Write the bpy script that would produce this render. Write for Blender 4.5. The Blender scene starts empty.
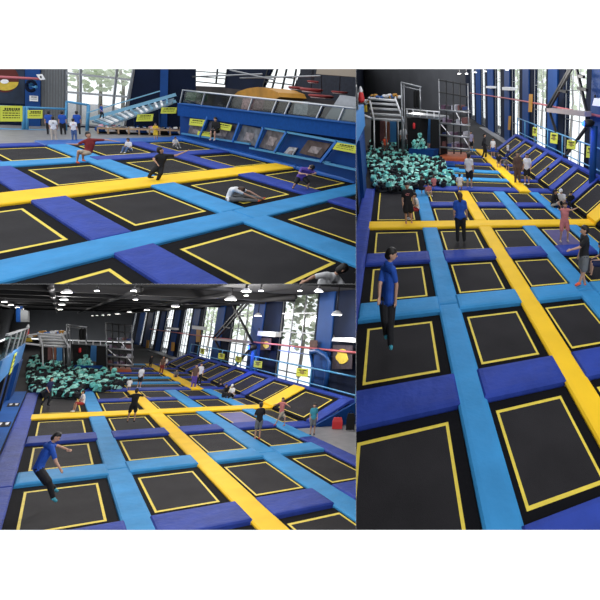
import bpy, bmesh, math, random
from mathutils import Vector, Matrix

random.seed(7)
C = bpy.context.scene.collection
PI = math.pi

# ------------------------------------------------------------------ calibration of the three halls
# metric position of each hall relative to the camera (R, t), ground plan (G) and its scale of heights
F_PX, CX, CY = 460.0, 440.0, 190.0
CAL = [
 dict(R=[[0.586413, -0.805657, 0.083884], [-0.113061, -0.183957, -0.97641], [0.802083, 0.563096, -0.198963]],
  t=[-5.558253, 2.480211, 6.594409],
  G=[[1.149482, -0.00231607, -0.3864613], [0.2261758, 2.023123, -0.8753301], [0.006765699, 0.001096567, 1.0]],
  Hs=[[424.9979, -153.6639, 130.2976], [84.13158, 29.33434, 1437.891], [0.6735233, 0.7046958, 3.565723]],
  HZ=[631.0, 125.0, -218.0, 42.0], VV=[1.0, 1982.0], Hc=4.2),
 dict(R=[[0.991858, -0.122192, -0.035879], [-0.06205, -0.217661, -0.97405], [0.111212, 0.968345, -0.223471]],
  t=[-2.131486, 1.609792, 14.804898],
  G=[[0.7226486, 0.01553223, 0.06620166], [-0.1009318, 1.042437, 0.7647602], [0.02431056, -0.006808607, 1.0]],
  Hs=[[351.0746, 270.1623, 4442.82], [55.11008, 47.93057, 2747.026], [0.2601495, 0.6913859, 11.81174]],
  HZ=[1350.0, 212.0, 391.0, 69.0], VV=[440.0, 10000000.0], Hc=4.8),
 dict(R=[[0.781644, -0.623282, 0.0235], [0.19763, 0.211755, -0.957132], [0.591587, 0.752781, 0.288696]],
  t=[-18.958154, 11.112481, 21.758619],
  G=[[0.8868972, -0.0004715154, -0.06206452], [-0.1702243, 1.904255, 0.8413885], [0.007477175, -0.0005799911, 1.0]],
  Hs=[[347.083, 53.13579, 539.1011], [131.9376, 286.2424, 5970.163], [0.3538406, 0.8988486, 14.14486]],
  HZ=[981.0, 373.0, 59.0, 318.0], VV=[111.0, 1541.0], Hc=4.8),
]


# ------------------------------------------------------------------ camera, sky, exposure
def m4(R, t):
    return Matrix([list(R[i]) + [t[i]] for i in range(3)] + [[0, 0, 0, 1]])

BASE = m4(CAL[1]['R'], CAL[1]['t'])            # the world stands level with the right-hand hall
FLIP = Matrix(((1, 0, 0, 0), (0, -1, 0, 0), (0, 0, -1, 0), (0, 0, 0, 1)))
CAMW = BASE.inverted()
cam_data = bpy.data.cameras.new('camera')
cam = bpy.data.objects.new('camera', cam_data)
C.objects.link(cam)
cam.matrix_world = CAMW @ FLIP
cam_data.sensor_width = 36.0
cam_data.sensor_fit = 'HORIZONTAL'
cam_data.lens = F_PX / 600.0 * 36.0
cam_data.shift_x = (300.0 - CX) / 600.0
cam_data.shift_y = (CY - 300.0) / 600.0
cam_data.clip_start = 0.05
cam_data.clip_end = 1000
bpy.context.scene.camera = cam

world = bpy.data.worlds.new('world')
bpy.context.scene.world = world
world.use_nodes = True
bg = world.node_tree.nodes['Background']
bg.inputs[0].default_value = (0.95, 0.975, 1.0, 1)
bg.inputs[1].default_value = 1.5
vs = bpy.context.scene.view_settings
vs.view_transform = 'Standard'
vs.look = 'None'
vs.exposure = 0.0
vs.gamma = 1.0
vs.use_curve_mapping = False

# ------------------------------------------------------------------ hall frames
class Hall:
    def __init__(s, k):
        K = CAL[k - 1]
        s.k = k
        s.R = Matrix(K['R']); s.t = Vector(K['t']); s.K = K
        s.M = CAMW @ m4(K['R'], K['t'])
        s.Rt = s.R.transposed()
        s.cam = -(s.Rt @ s.t)
        s.up = s.R @ Vector((0, 0, 1))
    def pix(s, X):
        Y = s.R @ Vector(X) + s.t
        return (F_PX * Y.x / Y.z + CX, F_PX * Y.y / Y.z + CY, Y.z)
    def ray(s, x, y):
        return s.Rt @ Vector(((x - CX) / F_PX, (y - CY) / F_PX, 1.0))
    def px(s, x, y, z=0.0):                     # sight line meets the level z
        d = s.ray(x, y); a = (z - s.cam.z) / d.z
        return s.cam + d * a
    def top(s, b, y):                           # height above b that shows on row y
        Y = s.R @ Vector(b) + s.t; a = y - CY
        return (a * Y.z - F_PX * Y.y) / (F_PX * s.up.y - a * s.up.z)
    def wall(s, A, B, x, y, off=0.0):           # sight line meets the upright wall through A and B
        A = Vector(A); B = Vector(B); n = Vector((-(B - A).y, (B - A).x, 0)).normalized()
        if n.dot(s.cam - A) < 0: n = -n
        d = s.ray(x, y); a = (A + n * off - s.cam).dot(n) / d.dot(n)
        return s.cam + d * a
    def P(s, u, v, h=0.0):                      # ground plan (u, v) and height h -> hall metres
        G = s.K['G']
        w = [G[i][0] * u + G[i][1] * v + G[i][2] for i in range(3)]
        b = Vector((w[0] / w[2], w[1] / w[2], 0))
        if abs(h) < 1e-6: return b
        if abs(h) < 0.3: return b + Vector((0, 0, h))
        H = s.K['Hs']
        q = [H[i][0] * u + H[i][1] * v + H[i][2] for i in range(3)]
        a = (q[0] / q[2], q[1] / q[2])
        ux, uy, vx, vy = s.K['HZ']; V = s.K['VV']
        dx, dy = V[0] - a[0], V[1] - a[1]
        dx, dy = -dx / abs(dy), -dy / abs(dy)
        g = 0.0
        for _ in range(25):
            X = a[0] + dx * g
            g += (a[1] + dy * g) - (uy + (vy - uy) * (X - ux) / (vx - ux))
        return b + Vector((0, 0, s.top(b, a[1] + dy * g * h / s.K['Hc'])))

H1, H2, H3 = Hall(1), Hall(2), Hall(3)
VIEW = {1: 'upper left hall', 2: 'right-hand hall', 3: 'lower left hall'}
RECT = {1: (0, 69, 355.9, 283.9), 2: (356.1, 69, 600, 530), 3: (0, 284.1, 355.9, 530)}

# ------------------------------------------------------------------ materials
MATS = {}
def mat(name, col, rough=0.6, metal=0.0, noise=0.0, nscale=6.0, bump=0.0, bscale=30.0, emit=0.0, spec=0.4, col2=None):
    if name in MATS: return MATS[name]
    m = bpy.data.materials.new(name); m.use_nodes = True
    nt = m.node_tree; b = nt.nodes['Principled BSDF']
    c = (*col, 1)
    b.inputs['Base Color'].default_value = c
    b.inputs['Roughness'].default_value = rough
    b.inputs['Metallic'].default_value = metal
    b.inputs['Specular IOR Level'].default_value = spec
    tc = nt.nodes.new('ShaderNodeTexCoord')
    if noise or col2:
        n = nt.nodes.new('ShaderNodeTexNoise'); n.inputs['Scale'].default_value = nscale
        n.inputs['Detail'].default_value = 4
        nt.links.new(tc.outputs['Object'], n.inputs['Vector'])
        r = nt.nodes.new('ShaderNodeMapRange'); r.inputs[1].default_value = .3; r.inputs[2].default_value = .7
        mx = nt.nodes.new('ShaderNodeMix'); mx.data_type = 'RGBA'
        k = noise or 0.0
        d = col2 if col2 else tuple(x * (1 - k) for x in col)
        e = col if col2 else tuple(min(1, x * (1 + k)) for x in col)
        mx.inputs[6].default_value = (*e, 1); mx.inputs[7].default_value = (*d, 1)
        nt.links.new(n.outputs['Fac'], r.inputs[0]); nt.links.new(r.outputs[0], mx.inputs[0])
        nt.links.new(mx.outputs[2], b.inputs['Base Color'])
    if bump:
        n2 = nt.nodes.new('ShaderNodeTexNoise'); n2.inputs['Scale'].default_value = bscale
        n2.inputs['Detail'].default_value = 3
        nt.links.new(tc.outputs['Object'], n2.inputs['Vector'])
        bp = nt.nodes.new('ShaderNodeBump'); bp.inputs['Strength'].default_value = bump
        bp.inputs['Distance'].default_value = 0.03
        nt.links.new(n2.outputs['Fac'], bp.inputs['Height']); nt.links.new(bp.outputs[0], b.inputs['Normal'])
    if emit:
        b.inputs['Emission Color'].default_value = c; b.inputs['Emission Strength'].default_value = emit
    MATS[name] = m
    return m
def glass_mat(name, tint, amount):
    if name in MATS: return MATS[name]
    m = bpy.data.materials.new(name); m.use_nodes = True; nt = m.node_tree
    nt.nodes.clear()
    o = nt.nodes.new('ShaderNodeOutputMaterial'); t = nt.nodes.new('ShaderNodeBsdfTransparent')
    g = nt.nodes.new('ShaderNodeBsdfGlossy'); g.inputs['Roughness'].default_value = .08
    t.inputs[0].default_value = (*tint, 1)
    mx = nt.nodes.new('ShaderNodeMixShader'); mx.inputs[0].default_value = amount
    nt.links.new(t.outputs[0], mx.inputs[1]); nt.links.new(g.outputs[0], mx.inputs[2]); nt.links.new(mx.outputs[0], o.inputs[0])
    MATS[name] = m
    return m

LBLUE = mat('light_blue_vinyl', (.042, .265, .57), .6, spec=.13, noise=.12, nscale=1.2, bump=.6, bscale=5.0)
PURP = mat('violet_blue_vinyl', (.026, .055, .32), .6, spec=.13, noise=.18, nscale=1.8, bump=.8, bscale=6)
YELL = mat('yellow_vinyl', (.95, .58, .022), .6, spec=.12, noise=.07, nscale=1.2, bump=.3, bscale=3.0)
MATM = mat('woven_black_mat', (.024, .0225, .025), .7, spec=.08, noise=.22, nscale=.9, bump=.25, bscale=90)
SKIRT = mat('black_skirt_fabric', (.006, .006, .008), .85, spec=.08, bump=.2, bscale=12)
LINE = mat('yellow_webbing', (.78, .60, .06), .6, noise=.1, nscale=8)
PMAT = mat('violet_woven_mat', (.075, .06, .19), .5, noise=.2, nscale=2)
WHITE = mat('white_wall_paint', (.93, .93, .93), .9, noise=.01)
DARKF = mat('dark_underfloor', (.012, .012, .014), .9, noise=.2)
GREYF = mat('grey_floor_tiles', (.21, .21, .225), .5, noise=.12, nscale=2.0)
DGREY = mat('dark_grey_wall', (.020, .021, .026), .85, noise=.15, nscale=.5)
MGREY = mat('ribbed_grey_cladding', (.17, .18, .19), .6, noise=.08)
NAVY = mat('navy_wall_paint', (.004, .009, .028), .8, spec=.15, noise=.2, nscale=.6)
BLUE = mat('blue_wall_paint', (.008, .055, .22), .6, spec=.2, noise=.12, nscale=.8)
DBLUE = mat('deep_blue_panel', (.005, .045, .20), .6, spec=.15, noise=.15, nscale=1.0)
RAIL = mat('light_blue_rail_paint', (.07, .28, .52), .4)
CEIL = mat('black_ceiling', (.010, .010, .012), .9, noise=.25, nscale=.3)
STEEL = mat('black_steel', (.02, .02, .022), .4, metal=.3)
GSTEEL = mat('grey_steel', (.32, .33, .35), .35, metal=.6)
WSTEEL = mat('white_painted_steel', (.82, .83, .86), .45)
SILVER = mat('silver_rail', (.55, .57, .6), .3, metal=.6)
ORAN = mat('orange_mat', (.42, .10, .035), .6, noise=.2)
WOOD = mat('light_wood', (.42, .28, .17), .6, noise=.2, nscale=5)
SIGNY = mat('yellow_sign_board', (.62, .66, .07), .6)
INK = mat('dark_ink', (.012, .012, .013), .8, spec=.2)
PAPER = mat('white_paper', (.85, .85, .86), .7)
RED = mat('red_paint', (.62, .03, .035), .5)
PINK = mat('pink_red_rail', (.50, .13, .15), .5)
TEAL = mat('teal_foam', (.16, .55, .50), .9, noise=.12, nscale=4)
TEAL2 = mat('pale_teal_foam', (.36, .74, .66), .9, noise=.1, nscale=4)
BFOAM = mat('black_foam', (.012, .014, .018), .9, noise=.2)
LEAF = mat('pale_leaves', (.62, .70, .52), .8, col2=(.85, .88, .78), nscale=1.3)
_nt = LEAF.node_tree; _tr = _nt.nodes.new('ShaderNodeBsdfTranslucent'); _tr.inputs[0].default_value = (.80, .88, .66, 1)   # thin leaves let daylight through
_mx = _nt.nodes.new('ShaderNodeMixShader'); _mx.inputs[0].default_value = .55
_nt.links.new(_nt.nodes['Principled BSDF'].outputs[0], _mx.inputs[1]); _nt.links.new(_tr.outputs[0], _mx.inputs[2])
_nt.links.new(_mx.outputs[0], _nt.nodes['Material Output'].inputs[0])
BARK = mat('grey_bark', (.45, .42, .38), .9)
GLASS = glass_mat('window_glass', (.97, .985, .985), .05)
GLASS2 = glass_mat('railing_glass', (.66, .70, .69), .05)
MURY = mat('mural_yellow', (.62, .45, .05), .7, noise=.15)
AMBER = mat('amber_canopy', (.50, .24, .03), .5, noise=.25, nscale=1.0)
LAMPW = mat('lamp_diffuser', (1.0, .97, .9), .5, emit=9.0)
BLUEL = mat('blue_lamp', (.02, .08, 1.0), .5, emit=6.0)

# ------------------------------------------------------------------ mesh builder (hall coordinates)
class MB:
    def __init__(s): s.v = []; s.f = []; s.m = []; s.mats = []; s.smooth = []
    def mi(s, m):
        if m not in s.mats: s.mats.append(m)
        return s.mats.index(m)
    def add(s, vs, fs, m, sm=False):
        o = len(s.v); s.v += [Vector(p) for p in vs]; i = s.mi(m)
        for f in fs: s.f.append([o + a for a in f]); s.m.append(i); s.smooth.append(sm)
        return s
    def hexa(s, b, t, m):                        # bottom ring, top ring of equal length
        n = len(b)
        fs = [list(range(n))[::-1], list(range(n, 2 * n))] + [[i, (i + 1) % n, n + (i + 1) % n, n + i] for i in range(n)]
        return s.add(list(b) + list(t), fs, m)
    def slab(s, pts, th, m, n=None):             # polygon with thickness th against n
        n = Vector((0, 0, 1)) if n is None else Vector(n)
        return s.hexa([Vector(p) - n * th for p in pts], pts, m)
    def box(s, a, b, m):
        x0, y0, z0 = a; x1, y1, z1 = b
        return s.hexa([(x0, y0, z0), (x1, y0, z0), (x1, y1, z0), (x0, y1, z0)], [(x0, y0, z1), (x1, y0, z1), (x1, y1, z1), (x0, y1, z1)], m)
    def bar(s, p, q, w, d, m):                   # rectangular bar
        p = Vector(p); q = Vector(q); a = (q - p)
        if a.length < 1e-6: return s
        a.normalize(); r = Vector((0, 0, 1)) if abs(a.z) < .9 else Vector((1, 0, 0))
        x = a.cross(r).normalized() * w / 2; y = a.cross(x).normalized() * d / 2
        o = [x + y, -x + y, -x - y, x - y]
        return s.hexa([p + k for k in o], [q + k for k in o], m)
    def tube(s, path, r, m, n=8, r2=None):
        path = [Vector(p) for p in path]; vs = []; fs = []
        L = len(path)
        for i, p in enumerate(path):
            a = (path[min(i + 1, L - 1)] - path[max(i - 1, 0)]).normalized()
            ref = Vector((0, 0, 1)) if abs(a.z) < .9 else Vector((1, 0, 0))
            x = a.cross(ref).normalized(); y = a.cross(x)
            rr = r if r2 is None else r + (r2 - r) * i / (L - 1)
            vs += [p + (x * math.cos(t * 2 * PI / n) + y * math.sin(t * 2 * PI / n)) * rr for t in range(n)]
        for i in range(L - 1):
            for t in range(n):
                fs.append([i * n + t, i * n + (t + 1) % n, (i + 1) * n + (t + 1) % n, (i + 1) * n + t])
        fs.append(list(range(n))[::-1]); fs.append([(L - 1) * n + t for t in range(n)])
        return s.add(vs, fs, m, True)
    def lathe(s, c, prof, m, n=16):
        c = Vector(c); vs = []; fs = []
        for r, z in prof:
            vs += [c + Vector((r * math.cos(2 * PI * t / n), r * math.sin(2 * PI * t / n), z)) for t in range(n)]
        for i in range(len(prof) - 1):
            for t in range(n): fs.append([i * n + t, i * n + (t + 1) % n, (i + 1) * n + (t + 1) % n, (i + 1) * n + t])
        fs.append(list(range(n))[::-1]); fs.append([(len(prof) - 1) * n + t for t in range(n)])
        return s.add(vs, fs, m, True)
    def capsule(s, p, q, r1, r2, m, n=10, flat=1.0, fdir=None):
        p = Vector(p); q = Vector(q); a = q - p
        if a.length < 1e-5: a = Vector((0, 0, 1e-4)); q = p + a
        L = a.length; a = a.normalized()
        ref = Vector((0, 0, 1)) if abs(a.z) < .9 else Vector((0, 1, 0))
        if fdir is not None: ref = fdir
        x = a.cross(ref)
        if x.length < 1e-4: x = a.cross(Vector((1, 0, 0)))
        x.normalize(); y = a.cross(x)
        vs = [p - a * r1]; rings = []
        for th in (-60, -30, 0): rings.append((p + a * r1 * math.sin(math.radians(th)), r1 * math.cos(math.radians(th))))
        for th in (0, 30, 60): rings.append((q + a * r2 * math.sin(math.radians(th)), r2 * math.cos(math.radians(th))))
        for c, r in rings:
            vs += [c + (x * math.cos(2 * PI * t / n) + y * math.sin(2 * PI * t / n) * flat) * r for t in range(n)]
        vs.append(q + a * r2); fs = []
        for t in range(n): fs.append([0, 1 + (t + 1) % n, 1 + t])
        for i in range(5):
            for t in range(n): fs.append([1 + i * n + t, 1 + i * n + (t + 1) % n, 1 + (i + 1) * n + (t + 1) % n, 1 + (i + 1) * n + t])
        e = len(vs) - 1
        for t in range(n): fs.append([e, 1 + 5 * n + t, 1 + 5 * n + (t + 1) % n])
        return s.add(vs, fs, m, True)
    def ell(s, c, r, m, n=12):                   # ellipsoid radii r
        c = Vector(c); vs = []; fs = []; L = n // 2
        vs.append(c + Vector((0, 0, -r[2])))
        for i in range(1, L):
            th = -PI / 2 + PI * i / L
            vs += [c + Vector((r[0] * math.cos(th) * math.cos(2 * PI * t / n), r[1] * math.cos(th) * math.sin(2 * PI * t / n), r[2] * math.sin(th))) for t in range(n)]
        vs.append(c + Vector((0, 0, r[2])))
        for t in range(n): fs.append([0, 1 + (t + 1) % n, 1 + t])
        for i in range(L - 2):
            for t in range(n): fs.append([1 + i * n + t, 1 + i * n + (t + 1) % n, 1 + (i + 1) * n + (t + 1) % n, 1 + (i + 1) * n + t])
        e = len(vs) - 1; b = 1 + (L - 2) * n
        for t in range(n): fs.append([e, b + t, b + (t + 1) % n])
        return s.add(vs, fs, m, True)
    def mesh(s, name, origin):
        me = bpy.data.meshes.new(name)
        me.from_pydata([tuple(p - origin) for p in s.v], [], s.f)
        for m in s.mats: me.materials.append(m)
        for p, i, k in zip(me.polygons, s.m, s.smooth): p.material_index = i; p.use_smooth = k
        me.update()
        bm = bmesh.new(); bm.from_mesh(me); bmesh.ops.recalc_face_normals(bm, faces=bm.faces); bm.to_mesh(me); bm.free()
        return me

class Thing:                                     # an Empty at the base that parents the parts
    def __init__(s, hall, name, label, cat, base, group=None):
        s.hall = hall; s.base = Vector(base)
        s.o = bpy.data.objects.new(name, None); C.objects.link(s.o)
        s.o.empty_display_size = .1
        s.o.matrix_world = hall.M @ Matrix.Translation(s.base)
        s.o['label'] = label; s.o['category'] = cat; s.o['hall'] = hall.k
        if group: s.o['group'] = group
    def part(s, name, mb, parent=None, label=None, kind=None):
        o = bpy.data.objects.new(name, mb.mesh(name, s.base)); C.objects.link(o)
        o.parent = parent or s.o; o['hall'] = s.hall.k
        if label: o['label'] = label
        if kind: o['kind'] = kind
        return o
def solo(hall, name, mb, base, label, cat, group=None, kind=None):
    base = Vector(base)
    o = bpy.data.objects.new(name, mb.mesh(name, base)); C.objects.link(o)
    o.matrix_world = hall.M @ Matrix.Translation(base)
    o['label'] = label; o['category'] = cat; o['hall'] = hall.k
    if group: o['group'] = group
    if kind: o['kind'] = kind
    return o
def struct(hall, name, mb, base=(0, 0, 0), parent=None):
    base = Vector(base)
    o = bpy.data.objects.new(name, mb.mesh(name, base)); C.objects.link(o); o['hall'] = hall.k
    if parent: o.parent = parent
    else: o.matrix_world = hall.M @ Matrix.Translation(base); o['kind'] = 'structure'
    return o

# ------------------------------------------------------------------ white wall and the partitions between the halls
cm = CAMW
def cpt(x, y, z): return cm @ Vector(((x - CX) / F_PX * z, (y - CY) / F_PX * z, z))
class WorldHall: pass
WH = WorldHall(); WH.k = 0; WH.M = Matrix.Identity(4)
Zw = 1.6
def wallslab(name, x0, y0, x1, y1):
    mb = MB(); a = [cpt(x, y, Zw) for x, y in ((x0, y0), (x1, y0), (x1, y1), (x0, y1))]
    mb.hexa(a, [cpt(x, y, Zw + .012) for x, y in ((x0, y0), (x1, y0), (x1, y1), (x0, y1))], WHITE)
    struct(WH, name, mb)
wallslab('wall_top', -60, -30, 660, 69)
wallslab('wall_bottom', -60, 530, 660, 632)
def wedge(name, p, q, p2, q2, z0, z1, m):        # radial divider, hair-thin at the front
    mb = MB()
    mb.hexa([cpt(*p, z0), cpt(*q, z0), cpt(*q2, z0), cpt(*p2, z0)], [cpt(*p, z1), cpt(*q, z1), cpt(*q2, z1), cpt(*p2, z1)], m)
    struct(WH, name, mb)
wedge('wall_middle', (355.93, 60), (356.07, 60), (355.93, 540), (356.07, 540), Zw + .013, 60, DGREY)
wedge('wall_between_left_halls', (-4, 283.93), (355.9, 283.93), (-4, 284.07), (355.9, 284.07), Zw + .013, 60, DGREY)

# ------------------------------------------------------------------ trampoline parts
def quad(h, u0, u1, v0, v1, z=0.0): return [h.P(u0, v0, z), h.P(u1, v0, z), h.P(u1, v1, z), h.P(u0, v1, z)]
def ring(mb, outer, inner, th, m, n=None):
    n = Vector((0, 0, 1)) if n is None else n
    for i in range(4):
        j = (i + 1) % 4
        mb.slab([outer[i], outer[j], inner[j], inner[i]], th, m, n)
def lerpquad(q, a, b, c, d):                     # sub-rectangle in quad, fractions
    def f(s, t): return (q[0] * (1 - s) + q[1] * s) * (1 - t) + (q[3] * (1 - s) + q[2] * s) * t
    return [f(a, c), f(b, c), f(b, d), f(a, d)]
def tramp(h, cell, line, label, m=MATM, lw=.07, sag=None, group='flat trampolines of the court'):
    u0, u1, v0, v1 = cell; a0, a1, b0, b1 = line
    out = quad(h, *cell); li = quad(h, *line); inn = quad(h, a0 + lw, a1 - lw, b0 + lw, b1 - lw)
    base = sum(out, Vector()) / 4
    t = Thing(h, 'trampoline', label, 'trampoline', base, group)
    a = MB(); ring(a, out, li, .03, SKIRT); t.part('frame_skirt', a)
    b = MB(); ring(b, li, inn, .02, LINE); t.part('border_stripe', b, label='yellow stripe around the mat')
    c = MB(); n = 8; vs = []; fs = []
    for j in range(n + 1):
        for i in range(n + 1):
            s, w = i / n, j / n
            p = (inn[0] * (1 - s) + inn[1] * s) * (1 - w) + (inn[3] * (1 - s) + inn[2] * s) * w
            z = -(sag or .02) * (math.sin(PI * s) * math.sin(PI * w)) ** .7
            vs.append(p + Vector((0, 0, z)))
    for j in range(n):
        for i in range(n):
            k = j * (n + 1) + i; fs.append([k, k + 1, k + n + 2, k + n + 1])
    c.add(vs, fs, m, True); t.part('jump_mat', c)
    return t
COLN = {LBLUE: 'light blue', PURP: 'violet-blue', YELL: 'yellow'}
def pad(h, u0, u1, v0, v1, m, label, z=.07, inset=.10, group='padded strips between the trampolines'):
    lo = quad(h, u0, u1, v0, v1, 0); c = sum(lo, Vector()) / 4
    def lay(zz, i):
        r = []
        for k in range(4):
            p = lo[k]; e1 = (lo[(k + 1) % 4] - p).normalized(); e2 = (lo[k - 1] - p).normalized()
            r.append(p + (e1 + e2) * i + Vector((0, 0, zz)))
        return r
    L = [lay(-.03, 0), lay(z * .5, 0), lay(z * .9, inset * .35), lay(z, inset)]
    mb = MB(); vs = [p for l in L for p in l]; fs = [[3, 2, 1, 0], [12, 13, 14, 15]]
    for i in range(3):
        for k in range(4): fs.append([i * 4 + k, i * 4 + (k + 1) % 4, i * 4 + 4 + (k + 1) % 4, i * 4 + 4 + k])
    mb.add(vs, fs, m)
    return solo(h, 'floor_pad', mb, c, label, 'pad', group)

# ------------------------------------------------------------------ the halls' courts
ROWS = [(-15.0, -12.4, -14.8, -12.6, 'fifth row'), (-11.8, -9.4, -11.6, -9.62, 'fourth row'), (-8.5, -6.1, -8.26, -6.34, 'third row'),
        (-5.3, -2.95, -5.06, -3.14, 'second row'), (-2.15, .25, -1.95, -.02, 'first row')]
COLS = [(-.30, 2.28, 0, 2, 'first column'), (3.05, 5.42, 3.22, 5.12, 'second column'), (6.18, 8.13, 6.31, 8.09, 'third column'),
        (9.05, 11.19, 9.3, 11.0, 'fourth column')]
def court(h):
    V = VIEW[h.k]
    fl = MB(); fl.slab(quad(h, -9, 22, -16.5, 60, -.035), .12, DARKF)
    struct(h, 'floor', fl)
    for (v0, v1, b0, b1, rn) in ROWS:
        for (u0, u1, a0, a1, cn) in COLS:
            if rn == 'fifth row' and cn == 'fourth column': continue
            viol = cn == 'fourth column' and rn == 'first row'
            tramp(h, (u0, u1, v0, v1), (a0, a1, b0, b1), ('trampoline with violet mat' if viol else 'black trampoline') + ', %s, %s before yellow cross, %s' % (cn, rn, V), PMAT if viol else MATM, sag=.30 if (h.k == 3 and cn == 'second column' and rn == 'first row') else None)
    # cross pads between rows
    for (v0, v1, m, rn) in ((-2.95, -2.15, PURP, 'first and second rows'), (-6.05, -5.3, LBLUE, 'second and third rows'), (-9.35, -8.5, PURP, 'third and fourth rows'), (-12.4, -11.82, PURP, 'fourth and fifth rows')):
        for (u0, u1, cn) in ((-.30, 2.37, 'first'), (2.99, 5.47, 'second'), (6.10, 8.21, 'third'), (8.98, 11.24, 'fourth')):
            pad(h, u0, u1, v0, v1, m, '%s pad between %s of the %s column, %s' % (COLN[m], rn, cn, V), .11)
    # long strips
    segs = [(-16, -5.72, 'near end'), (-5.70, .29, 'middle')]
    for (u0, u1, m, cn) in ((2.30, 3.07, LBLUE, 'first and second columns'), (8.14, 9.04, LBLUE, 'third and fourth columns')):
        for (a, b, w) in segs:
            pad(h, u0, u1, a, b, m, 'long light blue strip between %s, %s, %s' % (cn, w, V), .07)
        pad(h, u0, u1, 1.07, 6.05, m, 'light blue strip between %s beyond yellow cross strip, %s' % (cn, V), .07)
    pad(h, 5.40, 6.17, -16, .28, YELL, 'long yellow strip running up the middle, %s' % V, .075)
    pad(h, 5.40, 6.17, 1.07, 6.05, YELL, 'yellow middle strip beyond the crossing, %s' % V, .075)
    pad(h, -.4, 13.4, .29, 1.06, YELL, 'yellow cross strip across the whole court, %s' % V, .08)
    pad(h, -1.0, -.31, -16, -6.1, PURP, 'violet-blue border pad at left edge, near end, %s' % V, .08)
    pad(h, -1.0, -.31, -6.08, 6.0, PURP, 'violet-blue border pad at left edge, far end, %s' % V, .08)
    pad(h, 11.2, 12.0, -4.6, .28, LBLUE, 'light blue strip right of the fourth column, %s' % V, .07)
    tramp(h, (12.01, 13.3, -2.45, .27), (12.12, 13.2, -2.25, .1), 'flat black trampoline at foot of nearest sloping one, fifth column, %s' % V)
    pad(h, 12.01, 13.4, -3.3, -2.47, PURP, 'violet-blue pad before the foot of nearest slope, %s' % V, .08)
    pad(h, 11.2, 12.0, -12.5, -4.62, PURP, 'violet-blue edge pad beside the grey floor, %s' % V, .08)
    pad(h, 11.2, 12.0, 1.07, 6.05, LBLUE, 'light blue strip at foot of the sloping row, %s' % V, .07)
    # rows beyond the yellow cross strip
    tramp(h, (-.35, 2.28, 1.07, 6.0), (0, 2.0, 1.4, 5.6), 'long black trampoline beside the foam pit, %s' % V)
    for (v0, v1, b0, b1, rn) in ((1.07, 3.2, 1.2, 2.95), (3.85, 6.05, 4.05, 5.95)) and ((1.07, 3.2, 1.2, 2.95, 'first row'), (3.85, 6.05, 4.05, 5.95, 'second row')):
        for (u0, u1, a0, a1, cn) in COLS[1:] + [(12.0, 13.3, 12.15, 13.15, 'fifth column')]:
            tramp(h, (u0, u1, v0, v1), (a0, a1, b0, b1), 'black trampoline, %s, %s beyond yellow cross, %s' % (cn, rn, V))
    for (u0, u1, cn) in ((3.05, 5.42, 'second'), (6.18, 8.13, 'third'), (9.05, 11.19, 'fourth'), (12.01, 13.3, 'fifth')):
        pad(h, u0, u1, 3.2, 3.85, PURP, 'violet-blue pad in the %s column beyond the yellow cross, %s' % (cn, V), .08)
    pad(h, -.36, 10.3, 6.06, 6.9, PURP, 'violet-blue cross pad in front of foam pit, %s' % V, .09)
    # far field of wide trampolines
    vs_ = [6.9, 9.2, 11.6, 14.2, 17.2, 20.5]
    nm = ['nearest', 'second', 'third', 'fourth', 'farthest']
    for i in range(5):
        v0, v1 = vs_[i], vs_[i + 1]
        tramp(h, (5.4, 10.35, v0, v1 - .7), (5.6, 10.1, v0 + .15, v1 - .85), 'wide black trampoline of far field, %s one, %s' % (nm[i], V), group='wide trampolines of the far field')
        pad(h, 5.0, 10.4, v1 - .7, v1, LBLUE if i in (0, 1, 4) else PURP, '%s cross strip of the far field, %s one, %s' % ('light blue' if i in (0, 1, 4) else 'violet-blue', nm[i], V), .09)
        tramp(h, (11.4, 13.3, v0, v1 - .5), (11.55, 13.15, v0 + .15, v1 - .65), 'small black trampoline below the slopes, %s one, %s' % (nm[i], V), group='small trampolines right of the far yellow strip')
        pad(h, 11.4, 13.3, v1 - .5, v1, PURP, 'short violet-blue pad below the slopes, %s one, %s' % (nm[i], V), .09)
    pad(h, 10.4, 11.4, 6.1, 20.5, YELL, 'far yellow strip leading to the back, %s' % V, .095)
    pad(h, 11.4, 13.3, 6.06, 6.9, PURP, 'violet-blue cross pad right of the far yellow strip, %s' % V, .09)

    # sloping row along the windows
    UB, UT, HB, HT = 13.35, 15.75, .12, 1.22
    def sl(s, v, lift=0.0): return h.P(UB + (UT - UB) * s, v, HB + (HT - HB) * s) + Vector((0, 0, lift))
    cells = [(-2.7, .15), (1.2, 3.3), (3.95, 6.1), (6.8, 8.9), (9.5, 11.6), (12.2, 14.3), (14.9, 17.2), (17.8, 20.3)]
    om = ['nearest', 'second', 'third', 'fourth', 'fifth', 'sixth', 'seventh', 'farthest']
    for i, (a, b) in enumerate(cells):
        q = [sl(0, a), sl(0, b), sl(1, b), sl(1, a)]
        t = Thing(h, 'sloping_trampoline', 'sloping black wall trampoline, %s of the row under the windows, %s' % (om[i], V), 'trampoline', q[0], 'sloping trampolines under the windows')
        li = lerpquad(q, .12, .88, .06, .90); inn = lerpquad(q, .15, .85, .08, .88)
        m1 = MB(); ring(m1, q, li, .05, SKIRT); t.part('frame_skirt', m1)
        m2 = MB(); ring(m2, li, inn, .04, LINE); t.part('border_stripe', m2, label='yellow stripe around the mat')
        m3 = MB(); m3.slab(inn, .03, MATM); t.part('jump_mat', m3)
    divs = [(-3.3, -2.7, PURP)] + [(cells[i][1], cells[i + 1][0], YELL if i == 0 else PURP) for i in range(7)] + [(20.3, 21, PURP)]
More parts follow.
